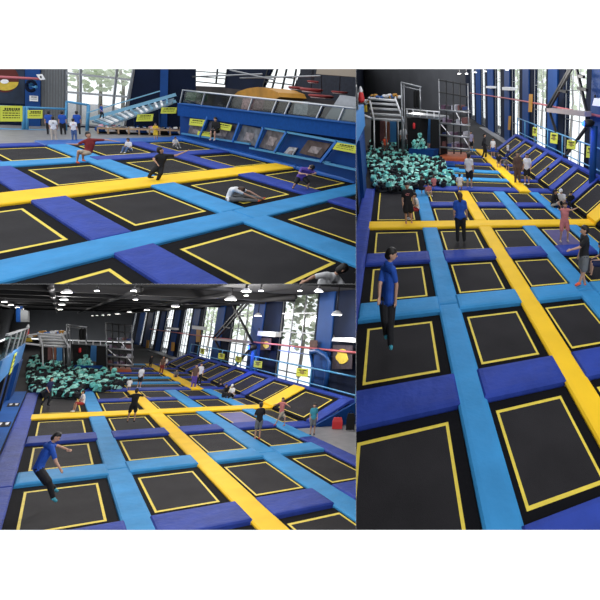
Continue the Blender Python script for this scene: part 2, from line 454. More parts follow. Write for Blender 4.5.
    dn = ['at the near end', 'lined up with yellow cross strip', 'second beyond yellow cross', 'third beyond yellow cross', 'fourth beyond yellow cross', 'fifth beyond yellow cross', 'sixth beyond yellow cross', 'seventh beyond yellow cross', 'at the far end']
    for i, (a, b, m) in enumerate(divs):
        q = [sl(0, a, .06), sl(0, b, .06), sl(1, b, .06), sl(1, a, .06)]
        mb = MB(); mb.slab(q, .12, m)
        solo(h, 'slope_pad', mb, q[0], '%s sloping pad %s, %s' % (COLN[m], dn[i], V), 'pad', 'pads between the sloping trampolines')
    mb = MB(); mb.slab([sl(1, -3.3, .07), sl(1, 21, .07), h.P(16.2, 21, 1.3) + Vector((0, 0, .05)), h.P(16.2, -3.3, 1.3) + Vector((0, 0, .05))], .3, PURP)
    solo(h, 'top_pad', mb, sl(1, -3.3), 'long violet-blue pad along the top of sloping trampolines, %s' % V, 'pad')
    mb = MB(); mb.hexa([h.P(13.4, -3.32), h.P(16.2, -3.32), h.P(16.2, -3.45), h.P(13.4, -3.45)], [sl(0, -3.32), h.P(16.2, -3.32, 1.25), h.P(16.2, -3.45, 1.25), sl(0, -3.45)], DBLUE)
    solo(h, 'slope_side_panel', mb, h.P(13.4, -3.3), 'dark blue triangular end panel of sloping row, %s' % V, 'panel')
    mb = MB(); mb.slab(quad(h, 12.0, 22, -16, -3.45, .02), .06, GREYF)
    mb.slab(quad(h, 16.2, 22, -3.45, 40, .02), .06, GREYF)
    struct(h, 'floor_grey_walkway', mb)
    # railing behind the slopes
    t = Thing(h, 'railing', 'light blue railing above the sloping trampolines, %s' % V, 'railing', h.P(16.2, 0, 1.3))
    R_ = .035 if h.k == 2 else .05
    pts = [h.P(16.2, v, 2.55) for v in (-7, -3.3, 0, 4, 8, 12, 16, 21)]
    mb = MB(); mb.tube(pts, R_, RAIL); t.part('top_rail', mb)
    mb = MB(); mb.tube([h.P(16.2, v, 1.55) for v in (-7, -3.3, 0, 4, 8, 12, 16, 21)], R_ * .8, RAIL); t.part('lower_rail', mb)
    for v in (-7, -3.3, .2, 3.6, 6.6, 9.6, 12.6, 15.6, 18.6, 21):
        mb = MB(); mb.tube([h.P(16.2, v, 0 if v < -3 else 1.25), h.P(16.2, v, 2.55)], R_, RAIL); t.part('post', mb)

def sign(h, pts, label, group=None, lines=4, seed=0, m=None, name='notice_sign', frame=None, blot=False):
    """flat board from four corners tl, tr, br, bl (hall metres) with lines of small print"""
    tl, tr, br, bl = [Vector(p) for p in pts]
    n = (tr - tl).cross(bl - tl).normalized()
    if n.dot(h.cam - tl) < 0: n = -n
    t = Thing(h, name, label, 'sign', bl, group)
    b = MB(); b.slab([tl, tr, br, bl], .02, m or SIGNY, n); t.part('board', b)
    rnd = random.Random(seed + 3); p = MB()
    def f(s, w): return (tl * (1 - s) + tr * s) * (1 - w) + (bl * (1 - s) + br * s) * w
    for i in range(lines):
        y0 = .14 + .74 * i / lines; hh = (.16 if i == 0 else .07) * (4 / max(lines, 4))
        s = .12 if i else .2
        while s < .86:
            e = min(.88, s + rnd.uniform(.05, .14))
            p.slab([q + n * .006 for q in (f(s, y0), f(e, y0), f(e, y0 + hh), f(s, y0 + hh))], .004, INK, n); s = e + .03
    t.part('print', p, label='dark lines of print')
    if blot:
        q = MB(); q.slab([v + n * .008 for v in (f(.3, .35), f(.45, .25), f(.68, .32), f(.74, .55), f(.6, .72), f(.38, .66))], .004, mat('sign_olive', (.25, .2, .05), .7), n)
        t.part('pictogram', q)
    return t

court(H2)
court(H3)

# ------------------------------------------------------------------ window wall of halls 2 and 3
def window_wall(h, U, V0, V1, HTOP, wins, pillars, zb):
    """wins: pixel quads (top-left x, top-right x, y top, bottom-left x, bottom-right x, y bottom)"""
    A, B = h.P(U, V0), h.P(U, V1)
    def w(x, y, off=0): return h.wall(A, B, x, y, off)
    n = Vector((-(B - A).y, (B - A).x, 0)).normalized()
    if n.dot(h.cam - A) < 0: n = -n
    d = (B - A).normalized()
    S = []                                         # spans along the wall, at sill and head
    for q in wins:
        tl, tr, bl, br = w(q[0], q[2]), w(q[1], q[2]), w(q[3], q[5]), w(q[4], q[5])
        a = ((tl - A).dot(d) + (bl - A).dot(d)) / 2; b = ((tr - A).dot(d) + (br - A).dot(d)) / 2
        S.append((min(a, b), max(a, b), max(tl.z, tr.z), min(bl.z, br.z)))
    S.sort()
    L = (B - A).length; ztop = HTOP
    mb = MB()
    def seg(s0, s1, z0, z1, m, off=0, th=.3):
        if s1 - s0 < .01 or z1 - z0 < .01: return
        o = n * off
        mb.hexa([A + d * s0 + o + Vector((0, 0, z0)), A + d * s1 + o + Vector((0, 0, z0)), A + d * s1 + o - n * th + Vector((0, 0, z0)), A + d * s0 + o - n * th + Vector((0, 0, z0))],
                [A + d * s0 + o + Vector((0, 0, z1)), A + d * s1 + o + Vector((0, 0, z1)), A + d * s1 + o - n * th + Vector((0, 0, z1)), A + d * s0 + o - n * th + Vector((0, 0, z1))], m)
    s = 0.0
    for (a, b, z1, z0) in S:
        seg(s, a, 0, ztop, NAVY); seg(a, b, 0, max(z0, .05), NAVY); seg(a, b, z1, ztop, NAVY); s = b
    seg(s, L, 0, ztop, NAVY)
    struct(h, 'wall_right', mb, A)
    for i, (a, b, z1, z0) in enumerate(S):
        z0 = max(z0, .05)
        base = A + d * a
        e = bpy.data.objects.new('window_%d' % (i + 1 + 20 * (h.k - 2)), None); C.objects.link(e)
        e.matrix_world = h.M @ Matrix.Translation(base); e['kind'] = 'structure'; e['hall'] = h.k
        g = MB(); g.hexa([A + d * a - n * .14 + Vector((0, 0, z0)), A + d * b - n * .14 + Vector((0, 0, z0)), A + d * b - n * .15 + Vector((0, 0, z0)), A + d * a - n * .15 + Vector((0, 0, z0))],
                         [A + d * a - n * .14 + Vector((0, 0, z1)), A + d * b - n * .14 + Vector((0, 0, z1)), A + d * b - n * .15 + Vector((0, 0, z1)), A + d * a - n * .15 + Vector((0, 0, z1))], GLASS)
        o = bpy.data.objects.new('pane', g.mesh('pane', base)); C.objects.link(o); o.parent = e; o['hall'] = h.k
        f = MB(); nb = max(3, int((z1 - z0) / 1.4)); bw = .035 if h.k == 2 else .08
        for j in range(nb + 1):
            z = z0 + (z1 - z0) * j / nb
            f.bar(A + d * a - n * .1 + Vector((0, 0, z)), A + d * b - n * .1 + Vector((0, 0, z)), bw * .8, bw, GSTEEL)
        nv = 1 if (b - a) < 2.0 else 3
        for j in range(nv + 1):
            s_ = a + (b - a) * j / nv
            f.bar(A + d * s_ - n * .1 + Vector((0, 0, z0)), A + d * s_ - n * .1 + Vector((0, 0, z1)), bw, bw, GSTEEL)
        o = bpy.data.objects.new('window_frame', f.mesh('window_frame', base)); C.objects.link(o); o.parent = e; o['hall'] = h.k
    for i, (x0, x1, y) in enumerate(pillars):
        p, q = w(x0, y, .12), w(x1, y, .12); a = (p - A).dot(d); b = (q - A).dot(d)
        mb2 = MB(); a, b = min(a, b), max(a, b)
        o = n * .1
        bb = [A + d * a + o, A + d * b + o, A + d * b + n * .02, A + d * a + n * .02]
        mb2.hexa(bb, [k + Vector((0, 0, ztop - .1)) for k in bb], BLUE)
        struct(h, 'trim_%d' % (i + 1 + 20 * (h.k - 2)), mb2, A + d * a)
    return w

W2 = window_wall(H2, 17.6, -10, 60, 12,
    [(471, 475, 60, 470, 474, 152), (482, 486, 60, 480, 484.5, 152), (496, 502.5, 60, 493.5, 498.5, 152), (513.5, 523, 60, 509, 516, 150),
     (537, 551.5, 60, 529, 540.5, 158), (572, 593, 60, 556, 578, 176)],
    [(476, 480, 110), (487.5, 493, 110), (504, 509, 110), (522, 528, 110), (547, 556, 110), (590, 602, 110)], 0)
W3 = window_wall(H3, 17.6, -14, 75, 9.2,
    [(133.4, 135.4, 312, 133, 134.6, 334), (141.4, 144, 311, 140.4, 142.6, 357), (152, 156.4, 310, 150.6, 154.6, 357), (164.4, 170.8, 309.5, 162, 168.8, 360),
     (182.4, 190.6, 308, 178, 186, 364), (203, 217, 305, 196, 210.5, 372), (232, 256, 300, 226, 246, 378), (284, 320.5, 296, 270.5, 305.5, 400)],
    [(136, 140.5, 335), (144.5, 149.5, 335), (157.5, 161.5, 335), (171, 176, 335), (190, 196, 335), (213.5, 221, 335), (250, 261, 335), (316, 331, 335)], 0)

# back and side walls, ceiling
def plain_wall(h, name, A, B, z0, z1, m, th=.3):
    A = Vector(A); B = Vector(B); n = Vector((-(B - A).y, (B - A).x, 0)).normalized()
    if n.dot(h.cam - A) > 0: n = -n
    mb = MB(); bb = [A, B, B + n * th, A + n * th]
    mb.hexa([p + Vector((0, 0, z0)) for p in bb], [p + Vector((0, 0, z1)) for p in bb], m)
    return struct(h, name, mb, A)
plain_wall(H2, 'wall_back', H2.P(-7, 57), H2.P(17.6, 57), -.1, 18, mat('grey_back_wall_right', (.075, .078, .09), .85, noise=.15, nscale=.2))
plain_wall(H2, 'wall_left', H2.P(-4.2, 3), H2.P(-4.2, 57), -.1, 13, NAVY)
plain_wall(H3, 'wall_back', H3.P(-12, 65), H3.P(17.6, 65), -.1, 9.6, mat('grey_back_wall', (.040, .042, .046), .85, noise=.15, nscale=.2))
plain_wall(H3, 'wall_left', H3.P(-9, -14), H3.P(-10, 65), -.1, 9.6, DGREY)
mb = MB(); cq = [H3.P(-12, -2), H3.P(17.9, -2), H3.P(17.9, 65.5), H3.P(-12, 65.5)]
ZC = W3(320, 293).z
for p in cq: p.z = ZC
mb.hexa(cq, [p + Vector((0, 0, .3)) for p in cq], CEIL); struct(H3, 'ceiling', mb)
mb = MB(); cq = [H2.P(-7, 16), H2.P(17.9, 16), H2.P(17.9, 57), H2.P(-7, 57)]
for p in cq: p.z = 11.5
mb.hexa(cq, [p + Vector((0, 0, .3)) for p in cq], CEIL); struct(H2, 'ceiling', mb)
for i, v in enumerate((4, 8, 12.5, 17, 22, 28, 36, 46)):
    mb = MB(); a, b = H3.P(-11, v), H3.P(17.4, v); a.z = b.z = ZC - .25
    mb.bar(a, b, .8, .5, mat('ceiling_beam', (.012, .012, .014), .85)); struct(H3, 'trim_%d' % (40 + i), mb, a)
for i, u in enumerate((-7, -1, 3.5, 9, 14)):
    mb = MB(); a, b = H3.P(u, 0), H3.P(u, 62); a.z = b.z = ZC - .5
    mb.tube([a, b], .16, mat('ceiling_duct', (.018, .018, .02), .8)); struct(H3, 'trim_%d' % (50 + i), mb, a)

# ------------------------------------------------------------------ upper left hall
h = H1; V = VIEW[1]
VP = 'upper left hall'
fl = MB(); fl.slab(quad(h, -4, 15, -1.5, 16, -.035), .12, DARKF); struct(h, 'floor', fl)
PB = mat('bright_blue_vinyl', (.012, .105, .42), .45, noise=.15, nscale=1.0, bump=.3, bscale=3)
WC = [(-1.0, 2.13, -.0, 1.83, 'nearest row'), (2.82, 5.25, 3.11, 4.99, 'row before the yellow strip'), (6.09, 8.45, 6.3, 8.08, 'row behind the yellow strip'), (9.12, 11.35, 9.3, 11.2, 'farthest row')]
SC = [(-.25, 2.2, .0, 1.95, 'leftmost'), (3.08, 5.48, 3.37, 5.37, 'second from left'), (6.37, 9.1, 6.7, 8.75, 'third from left'), (9.97, 12.4, 10.2, 12.1, 'rightmost')]
for (w0, w1, b0, b1, rn) in WC:
    for (s0, s1, a0, a1, cn) in SC:
        tramp(h, (s0, s1, w0, w1), (a0, a1, b0, b1), 'black trampoline, %s of the %s, %s' % (cn, rn, V), lw=.065)
for (w0, w1, rn) in ((-1.0, 2.18, 'nearest row'), (2.78, 5.3, 'row before the yellow strip'), (6.05, 8.5, 'row behind the yellow strip'), (9.08, 11.4, 'farthest row')):
    pad(h, 2.24, 3.08, w0, w1, PURP, 'violet-blue pad left of centre in the %s, %s' % (rn, V), .09)
    pad(h, 9.12, 9.96, w0, w1, PURP, 'violet-blue pad right of centre in the %s, %s' % (rn, V), .09)
    pad(h, 5.5, 6.36, w0, w1, LBLUE, 'light blue pad at the centre of the %s, %s' % (rn, V), .085)
pad(h, -3, 5.9, 2.15, 2.8, LBLUE, 'nearest long light blue strip, left half, %s' % V, .075)
pad(h, 5.92, 12.4, 2.15, 2.8, LBLUE, 'nearest long light blue strip, right half, %s' % V, .075)
pad(h, -3, 12.4, 5.27, 6.07, YELL, 'long yellow strip across the court, %s' % V, .085)
pad(h, -3, 5.9, 8.47, 9.1, LBLUE, 'far long light blue strip, left half, %s' % V, .075)
pad(h, 5.92, 12.4, 8.47, 9.1, PURP, 'far long strip in violet-blue, right half, %s' % V, .075)
pad(h, -3, 5.4, 11.37, 11.9, PURP, 'violet-blue border pad along the grey floor, %s' % V, .09)
pad(h, 5.42, 12.4, 11.37, 12.3, PB, 'bright blue border pad before the shoe bench, %s' % V, .09)
pad(h, 12.42, 13.9, 1.2, 5.2, PB, 'bright blue edge pad along the side wall, near piece, %s' % V, .16)
pad(h, 12.42, 14.4, 5.22, 12.3, PB, 'bright blue edge pad along the side wall, far piece, %s' % V, .16)
mb = MB(); mb.slab([h.P(-5, 11.95, .02), h.P(5.4, 11.95, .02), h.P(10.5, 12.35, .02), h.P(17, 12.35, .02), h.P(20, 30, .02), h.P(-9, 30, .02)], .05, GREYF)
struct(h, 'floor_grey', mb)

def wq(A, B, pts, off=0): return [h.wall(A, B, x, y, off) for x, y in pts]
# back wall with the tall window
BA, BB = h.px(0, 125), h.px(183, 131)
BN = Vector((-(BB - BA).y, (BB - BA).x, 0)).normalized()
if BN.dot(h.cam - BA) < 0: BN = -BN
def bslab(mb, pts, m, off=0, th=.1): mb.slab(wq(BA, BB, pts, off), th, m, BN)
def bstruct(name, pts, m, off=0, th=.25):
    mb = MB(); bslab(mb, pts, m, off, th); return struct(h, name, mb, wq(BA, BB, pts[:1], off)[0])
bstruct('wall_back', [(-6, 45), (25.5, 45), (25.5, 127.5), (-6, 127)], NAVY)
mb = MB(); bslab(mb, [(40, 45), (66, 45), (66, 131), (40, 130)], MGREY)
for i in range(9): bslab(mb, [(41 + i * 2.8, 45), (41.9 + i * 2.8, 45), (41.9 + i * 2.8, 130), (41 + i * 2.8, 130)], mat('cladding_rib', (.12, .125, .13), .6), .03, .03)
struct(h, 'wall_cladding', mb, wq(BA, BB, [(40, 130)])[0])
bstruct('trim_1', [(25, 45), (40, 45), (40, 130), (25, 129)], BLUE, .25, .5)
bstruct('wall_back_right', [(137, 45), (196, 45), (196, 136), (124, 132), (124, 112)], NAVY)
bstruct('trim_2', [(161, 45), (169, 45), (167, 128), (159, 128)], BLUE, .12, .1)
bstruct('wall_back_lower', [(66, 123), (125, 127), (125, 133), (66, 131)], NAVY)
base = wq(BA, BB, [(66, 131)])[0]
e = bpy.data.objects.new('window_40', None); C.objects.link(e); e.matrix_world = h.M @ Matrix.Translation(base); e['kind'] = 'structure'; e['hall'] = 1
def sub(e, name, mb, base):
    o = bpy.data.objects.new(name, mb.mesh(name, base)); C.objects.link(o); o.parent = e; o['hall'] = h.k; return o
mb = MB(); bslab(mb, [(66, 45), (137, 45), (124, 127), (66, 124)], GLASS, -.05, .01); sub(e, 'pane', mb, base)
mb = MB()
def bline(mb, p, q, w, m=GSTEEL, off=.0, A=BA, B=BB): mb.bar(h.wall(A, B, *p, off), h.wall(A, B, *q, off), w, w, m)
for p, q in (((66, 45), (66, 131)), ((137.5, 45), (124, 128)), ((119.5, 45), (111, 127)), ((81, 45), (80, 126)), ((66, 73), (133, 80)), ((66, 92), (129, 97)), ((66, 124), (124, 127))): bline(mb, p, q, .14)
sub(e, 'window_frame', mb, base)
# mural
t = Thing(h, 'wall_mural', 'dark mural with round yellow patches on the far left wall, %s' % V, 'mural', wq(BA, BB, [(0, 100)])[0])
mb = MB(); bslab(mb, [(-5, 70), (24.5, 70), (24.5, 104), (-5, 103)], mat('mural_ground', (.016, .03, .06), .7, noise=.5, nscale=1), .03, .03); t.part('mural_board', mb)
def disc(mb, cx, cy, rx, ry, m, off, n=18, a0=0, a1=2 * PI):
    bslab(mb, [(cx + rx * math.cos(a0 + (a1 - a0) * i / n), cy + ry * math.sin(a0 + (a1 - a0) * i / n)) for i in range(n if a1 - a0 > 6 else n + 1)], m, off, .02)
mb = MB(); disc(mb, 5, 79, 14, 13.5, mat('mural_dark_red', (.10, .015, .01), .7), .05); t.part('dark_patch', mb)
mb = MB(); disc(mb, 5.5, 82, 13, 8.5, MURY, .07, a0=0, a1=PI); t.part('yellow_patch', mb, label='yellow lower patch')
mb = MB(); disc(mb, 4.5, 81.5, 4.2, 2.2, PAPER, .09); t.part('white_spot', mb, label='white spot')
# red-brown horizontal rail with white fan box
t = Thing(h, 'pole_rail', 'thin reddish rail running along the far left wall, %s' % V, 'rail', h.wall(BA, BB, 0, 77, 1.5))
mb = MB(); mb.tube([h.wall(BA, BB, -8, 76.5, 1.5), h.wall(BA, BB, 42, 79, 1.5)], .075, PINK); t.part('rail', mb)
t = Thing(h, 'scoring_box', 'white square box mounted at the end of reddish rail, %s' % V, 'box', h.wall(BA, BB, 39, 80, 1.6))
mb = MB(); bslab(mb, [(36, 74.5), (42, 74), (45, 79.5), (40, 80)], PAPER, 1.7, .12); t.part('box_body', mb)
mb = MB(); bslab(mb, [(39.8, 76), (41.2, 76), (41.8, 78.2), (40.4, 78.2)], INK, 1.72, .02); t.part('dark_mark', mb)
mb = MB(); mb.tube([h.wall(BA, BB, 31 + 4.5 * math.cos(i * PI / 8), 86 + 5 * math.sin(i * PI / 8), 1.2) for i in range(17)], .10, NAVY)
mb.tube([h.wall(BA, BB, 35, 79, 1.2), h.wall(BA, BB, 30, 86, .8), h.wall(BA, BB, 36, 87, 1.4)], .1, RAIL)
solo(h, 'round_fan', mb, h.wall(BA, BB, 31, 91, 1.2), 'round dark fan on the blue column below the rail, %s' % V, 'fan')
sign(h, wq(BA, BB, [(29.5, 95.5), (38, 96), (38, 101.5), (29.5, 101)], .4), 'small white sign with pink print on blue column, %s' % V, lines=3, m=PAPER)
# railing before the back wall
RA, RB = h.px(0, 129.5), h.px(88, 131)
t = Thing(h, 'barrier_rail', 'light blue framed barrier in front of far left wall, %s' % V, 'railing', RA)
def rl(pts, r=.07): 
    m_ = MB(); m_.tube([h.wall(RA, RB, *p) for p in pts], r, RAIL, 6); return m_
t.part('top_rail', rl([(-6, 106), (66, 109)])); t.part('lower_rail', rl([(-6, 129), (60, 131)]))
for x in (23.5, 27, 66): t.part('post', rl([(x, 107), (x, 131)], .09 if x < 60 else .07))
t = Thing(h, 'gate_frame', 'light blue door-like frame beside the tall window, %s' % V, 'frame', h.wall(RA, RB, 88, 131))
t.part('post', rl([(66.5, 101.5), (66.5, 118)])); t.part('post', rl([(88.5, 105), (87, 133)], .1)); t.part('cross_bar', rl([(66, 101.5), (89, 105)], .08))
sign(h, [h.wall(RA, RB, x, y, .1) for x, y in ((0, 105.5), (22.5, 106), (22.5, 121.5), (0, 121.5))], 'large yellow notice board on barrier at far left, %s' % V, lines=5, seed=1)
sign(h, [h.wall(RA, RB, x, y, .1) for x, y in ((27.5, 110), (42.5, 110), (42.5, 118.5), (27.5, 118.5))], 'smaller yellow notice on barrier beside blue column, %s' % V, lines=3, seed=2)
# roller ramp
t = Thing(h, 'slide_ramp', 'light blue slatted ramp rising right beside the tall window, %s' % V, 'ramp', h.wall(BA, BB, 95, 125, 2.0))
LB2 = mat('pale_blue_metal', (.20, .42, .58), .4, metal=.2)
m_ = MB(); m_.slab([h.wall(BA, BB, 92, 121, 2.2), h.wall(BA, BB, 174, 98, 2.2), h.wall(BA, BB, 172, 103, 3.6), h.wall(BA, BB, 108, 125, 3.6)], .1, mat('grey_ramp_deck', (.14, .20, .25), .5)); t.part('deck', m_)
for a, b in (((90, 119), (176, 94.5)), ((104, 125), (176, 101))):
    m_ = MB(); bline(m_, a, b, .2, LB2, 2.9); t.part('side_rail', m_)
m_ = MB(); bline(m_, (86, 113), (160, 91), .07, LB2, 2.4); t.part('hand_rail', m_)
m_ = MB()
for i in range(13):
    f_ = i / 13; m_.bar(h.wall(BA, BB, 95 + 78 * f_, 120 - 22 * f_, 2.3), h.wall(BA, BB, 108 + 64 * f_, 124.5 - 22 * f_, 3.6), .12, .12, PAPER if i % 3 else LB2)
t.part('slats', m_)
for x, y0 in ((112, 122), (135, 113), (160, 106)):
    m_ = MB(); bline(m_, (x, y0), (x, 132), .12, BLUE, 2.4); t.part('support_post', m_)
sign(h, wq(BA, BB, [(137.5, 114.5), (153.5, 114), (152.5, 121), (136, 121.5)], 3.7), 'yellow notice below the ramp, left of two, %s' % V, lines=3, seed=4)
sign(h, wq(BA, BB, [(161.5, 107.5), (177, 107.5), (176, 113.5), (160.5, 113.5)], 3.7), 'yellow notice below the ramp, right of two, %s' % V, lines=3, seed=5)
# shoe bench
SA, SB = h.px(100, 134.5), h.px(190, 137)
def sw(x, y, off=0): return h.wall(SA, SB, x, y, off)
t = Thing(h, 'shoe_bench', 'long wooden bench with open shoe cubbies below, %s' % V, 'bench', sw(98, 135))
m_ = MB(); m_.slab([sw(97, 127), sw(192, 130), sw(192, 130, -.9), sw(97, 127, -.9)], .12, WOOD); t.part('bench_top', m_)
m_ = MB(); sn = (sw(100, 120, 1) - sw(100, 120, 0)).normalized()
m_.slab([sw(97, 127.6, -.7), sw(192, 130.6, -.7), sw(192, 138, -.7), sw(97, 135.5, -.7)], .05, mat('dark_cubby_back', (.03, .03, .035), .8), sn); t.part('back_panel', m_)
m_ = MB(); m_.bar(sw(97, 134.6, -.3), sw(192, 137.2, -.3), .5, .1, WOOD); t.part('bottom_board', m_)
for i in range(10):
    x = 98 + i * 10.3; m_ = MB(); z1 = sw(x, 127.3).z; p = sw(x, 134.5); q = sw(x, 134.5, -.6); p.z = 0.05; q.z = .05
    m_.hexa([p - Vector((.05, 0, 0)), p + Vector((.05, 0, 0)), q + Vector((.05, 0, 0)), q - Vector((.05, 0, 0))], [k + Vector((0, 0, z1 - .08)) for k in (p - Vector((.05, 0, 0)), p + Vector((.05, 0, 0)), q + Vector((.05, 0, 0)), q - Vector((.05, 0, 0)))], WOOD); t.part('divider', m_)
rnd = random.Random(5)
SHC = [('white', PAPER), ('black', INK), ('red', RED), ('blue', BLUE), ('pink', mat('pink_cloth', (.7, .3, .4), .7))]
shoe_pos = ['at left end', 'second along', 'third along', 'fourth along', 'fifth along', 'sixth along', 'seventh along', 'eighth along', 'ninth along', 'tenth along', 'eleventh along', 'twelfth along', 'thirteenth along', 'at right end']
def shoe(h, c, dirv, m, label, s=.28, group='shoes on the bench'):
    c = Vector(c); d = Vector(dirv).normalized() * s; w = Vector((-d.y, d.x, 0)).normalized() * s * .2
    t = Thing(h, 'shoe', label, 'shoe', c, group)
    m_ = MB(); m_.hexa([c - d / 2 - w, c + d / 2 - w, c + d / 2 + w, c - d / 2 + w], [p + Vector((0, 0, s * .1)) for p in (c - d / 2 - w, c + d / 2 - w, c + d / 2 + w, c - d / 2 + w)], PAPER); t.part('sole', m_)
    m_ = MB(); m_.capsule(c - d * .32 + Vector((0, 0, s * .25)), c + d * .35 + Vector((0, 0, s * .18)), s * .2, s * .14, m, 8); t.part('upper', m_)
for i in range(14):
    cn, mm = SHC[rnd.randrange(5)]
    p = sw(101 + i * 6.2, 126.6 + i * .2, -.4)
    p.z = sw(101 + i * 6.2, 127 + i * .2, 0).z + .01
    shoe(h, p, (rnd.uniform(-1, 1), 1, 0), mm, '%s shoe on top of wooden bench, %s, %s' % (cn, shoe_pos[i], V), .30)
for i in range(9):
    cn, mm = SHC[[3, 0, 1, 0, 3, 0, 1, 3, 0][i]]
    p = sw(103.5 + i * 10.2, 134, -.35); p.z = .12
    m_ = MB(); m_.capsule(p + Vector((-.3, 0, .2)), p + Vector((.3, 0, .16)), .17, .15, mm, 8)
    solo(h, 'bag', m_, p, '%s soft bag in cubby %s, wooden bench, %s' % (cn, shoe_pos[i], V), 'bag', 'bags in the bench cubbies')

# side wall with mezzanine
QA, QB = h.px(186, 139), h.px(356, 184)
QN = Vector((-(QB - QA).y, (QB - QA).x, 0)).normalized()
if QN.dot(h.cam - QA) < 0: QN = -QN
def qw(x, y, off=0): return h.wall(QA, QB, x, y, off)
def qslab(mb, pts, m, off=0, th=.1): mb.slab([qw(x, y, off) for x, y in pts], th, m, QN); return mb
struct(h, 'wall_side', qslab(MB(), [(180, 113), (362, 137), (362, 189), (180, 138.5)], DBLUE, 0, .2), qw(180, 138))
t = Thing(h, 'mezzanine_parapet', 'blue parapet band of the mezzanine under glass railing, %s' % V, 'parapet', qw(178, 115))
t.part('parapet_face', qslab(MB(), [(177.5, 103.5), (362, 125), (362, 140.5), (177.5, 115.5)], mat('parapet_blue', (.006, .060, .26), .8, spec=.1, noise=.1), .35, .35))
t.part('cap_strip', qslab(MB(), [(177.5, 102.8), (362, 124), (362, 125.2), (177.5, 103.8)], mat('parapet_cap', (.02, .10, .34), .7, spec=.15), .45, .5))
m_ = MB(); qslab(m_, [(177.5, 104), (362, 125.5), (362, 126), (177.5, 104.5)], DGREY, -.2, 6.5)
p = [qw(177, 104, .0), qw(362, 125.5, .0)]; z = p[0].z * .5 + p[1].z * .5 - .35
m_ = MB(); m_.slab([Vector((p[0].x, p[0].y, z)), Vector((p[1].x, p[1].y, z)), Vector((p[1].x, p[1].y, z)) - QN * 8, Vector((p[0].x, p[0].y, z)) - QN * 8], .3, DGREY)
struct(h, 'floor_mezzanine', m_, p[0])
t = Thing(h, 'glass_railing', 'glass railing with silver posts on blue mezzanine parapet, %s' % V, 'railing', qw(180, 103))
m_ = MB(); m_.tube([qw(182.5, 90), qw(200, 92), qw(356, 108.5)], .05, SILVER); t.part('hand_rail', m_)
for a, b in (((180, 103.5), (183, 90)), ((201.5, 106), (205, 93)), ((226.5, 109), (231.5, 96)), ((248, 111.5), (252.5, 98.5)), ((271.5, 114), (277, 100.5)), ((284, 116), (290, 102)), ((316, 119.5), (322.5, 105.5)), ((338, 122), (344, 108))):
    m_ = MB(); m_.bar(qw(*a), qw(*b), .07, .07, SILVER); t.part('post', m_)
t.part('glass_panel', qslab(MB(), [(182.5, 91), (356, 109.5), (356, 124.5), (180, 103.5)], GLASS2, -.05, .02))
# space behind the railing
qs = lambda name, pts, m, off, th=.2: struct(h, name, qslab(MB(), pts, m, off, th), qw(*pts[0], off))
OFF = -6.0
qs('wall_mezzanine', [(150, 84), (225, 87), (292, 95), (362, 103), (362, 132), (150, 112)], mat('mezzanine_dark', (.035, .028, .03), .8, noise=.5, nscale=.8), OFF)
qs('wall_mezzanine_upper', [(150, 40), (188, 40), (186, 80.5), (186, 85), (150, 85)], NAVY, OFF)
qs('wall_mezzanine_pier', [(231.5, 40), (273, 40), (272, 68), (263, 87.5), (263, 92), (225, 88), (225, 84)], NAVY, OFF)
qs('wall_mezzanine_right', [(301.5, 40), (362, 40), (362, 104), (292, 96), (292, 91), (300, 73)], mat('mezzanine_wall', (.014, .018, .032), .8, noise=.3), OFF)
for nm, pp, vert in (('window_41', [(188, 45), (231.5, 45), (225, 84.5), (186, 80.5)], ((197, 45, 194, 82), (220, 45, 216, 84))), ('window_42', [(275, 45), (301, 45), (292, 91.5), (263, 87.5)], ((284, 45, 272, 89), (292, 45, 282, 90)))):
    base = qw(*pp[3], OFF)
    e = bpy.data.objects.new(nm, None); C.objects.link(e); e.matrix_world = h.M @ Matrix.Translation(base); e['kind'] = 'structure'; e['hall'] = 1
    sub(e, 'pane', qslab(MB(), pp, GLASS, OFF - .05, .01), base)
    m_ = MB()
    for i in range(4): m_.bar(qw(*pp[i], OFF), qw(*pp[(i + 1) % 4], OFF), .1, .1, STEEL)
    for x0, y0, x1, y1 in vert: m_.bar(qw(x0, y0, OFF), qw(x1, y1, OFF), .1, .1, STEEL)
    for f_ in (.72, .86): m_.bar(qw(pp[0][0] * (1 - f_) + pp[3][0] * f_, pp[0][1] * (1 - f_) + pp[3][1] * f_, OFF), qw(pp[1][0] * (1 - f_) + pp[2][0] * f_, pp[1][1] * (1 - f_) + pp[2][1] * f_, OFF), .08, .08, STEEL)
    sub(e, 'window_frame', m_, base)
m_ = MB(); pts = [(234, 95), (238, 91.5), (247, 88.5), (257, 87), (268, 88.5), (278, 92.5), (280, 97), (276, 99), (238, 97.5)]
qslab(m_, pts, AMBER, -3.2, 2.0); solo(h, 'canopy', m_, qw(234, 95, -3.2), 'amber domed canopy on mezzanine behind the glass, %s' % V, 'canopy')
where = ['topmost and small', 'leftmost', 'second from left', 'lowest and largest', 'farthest right']
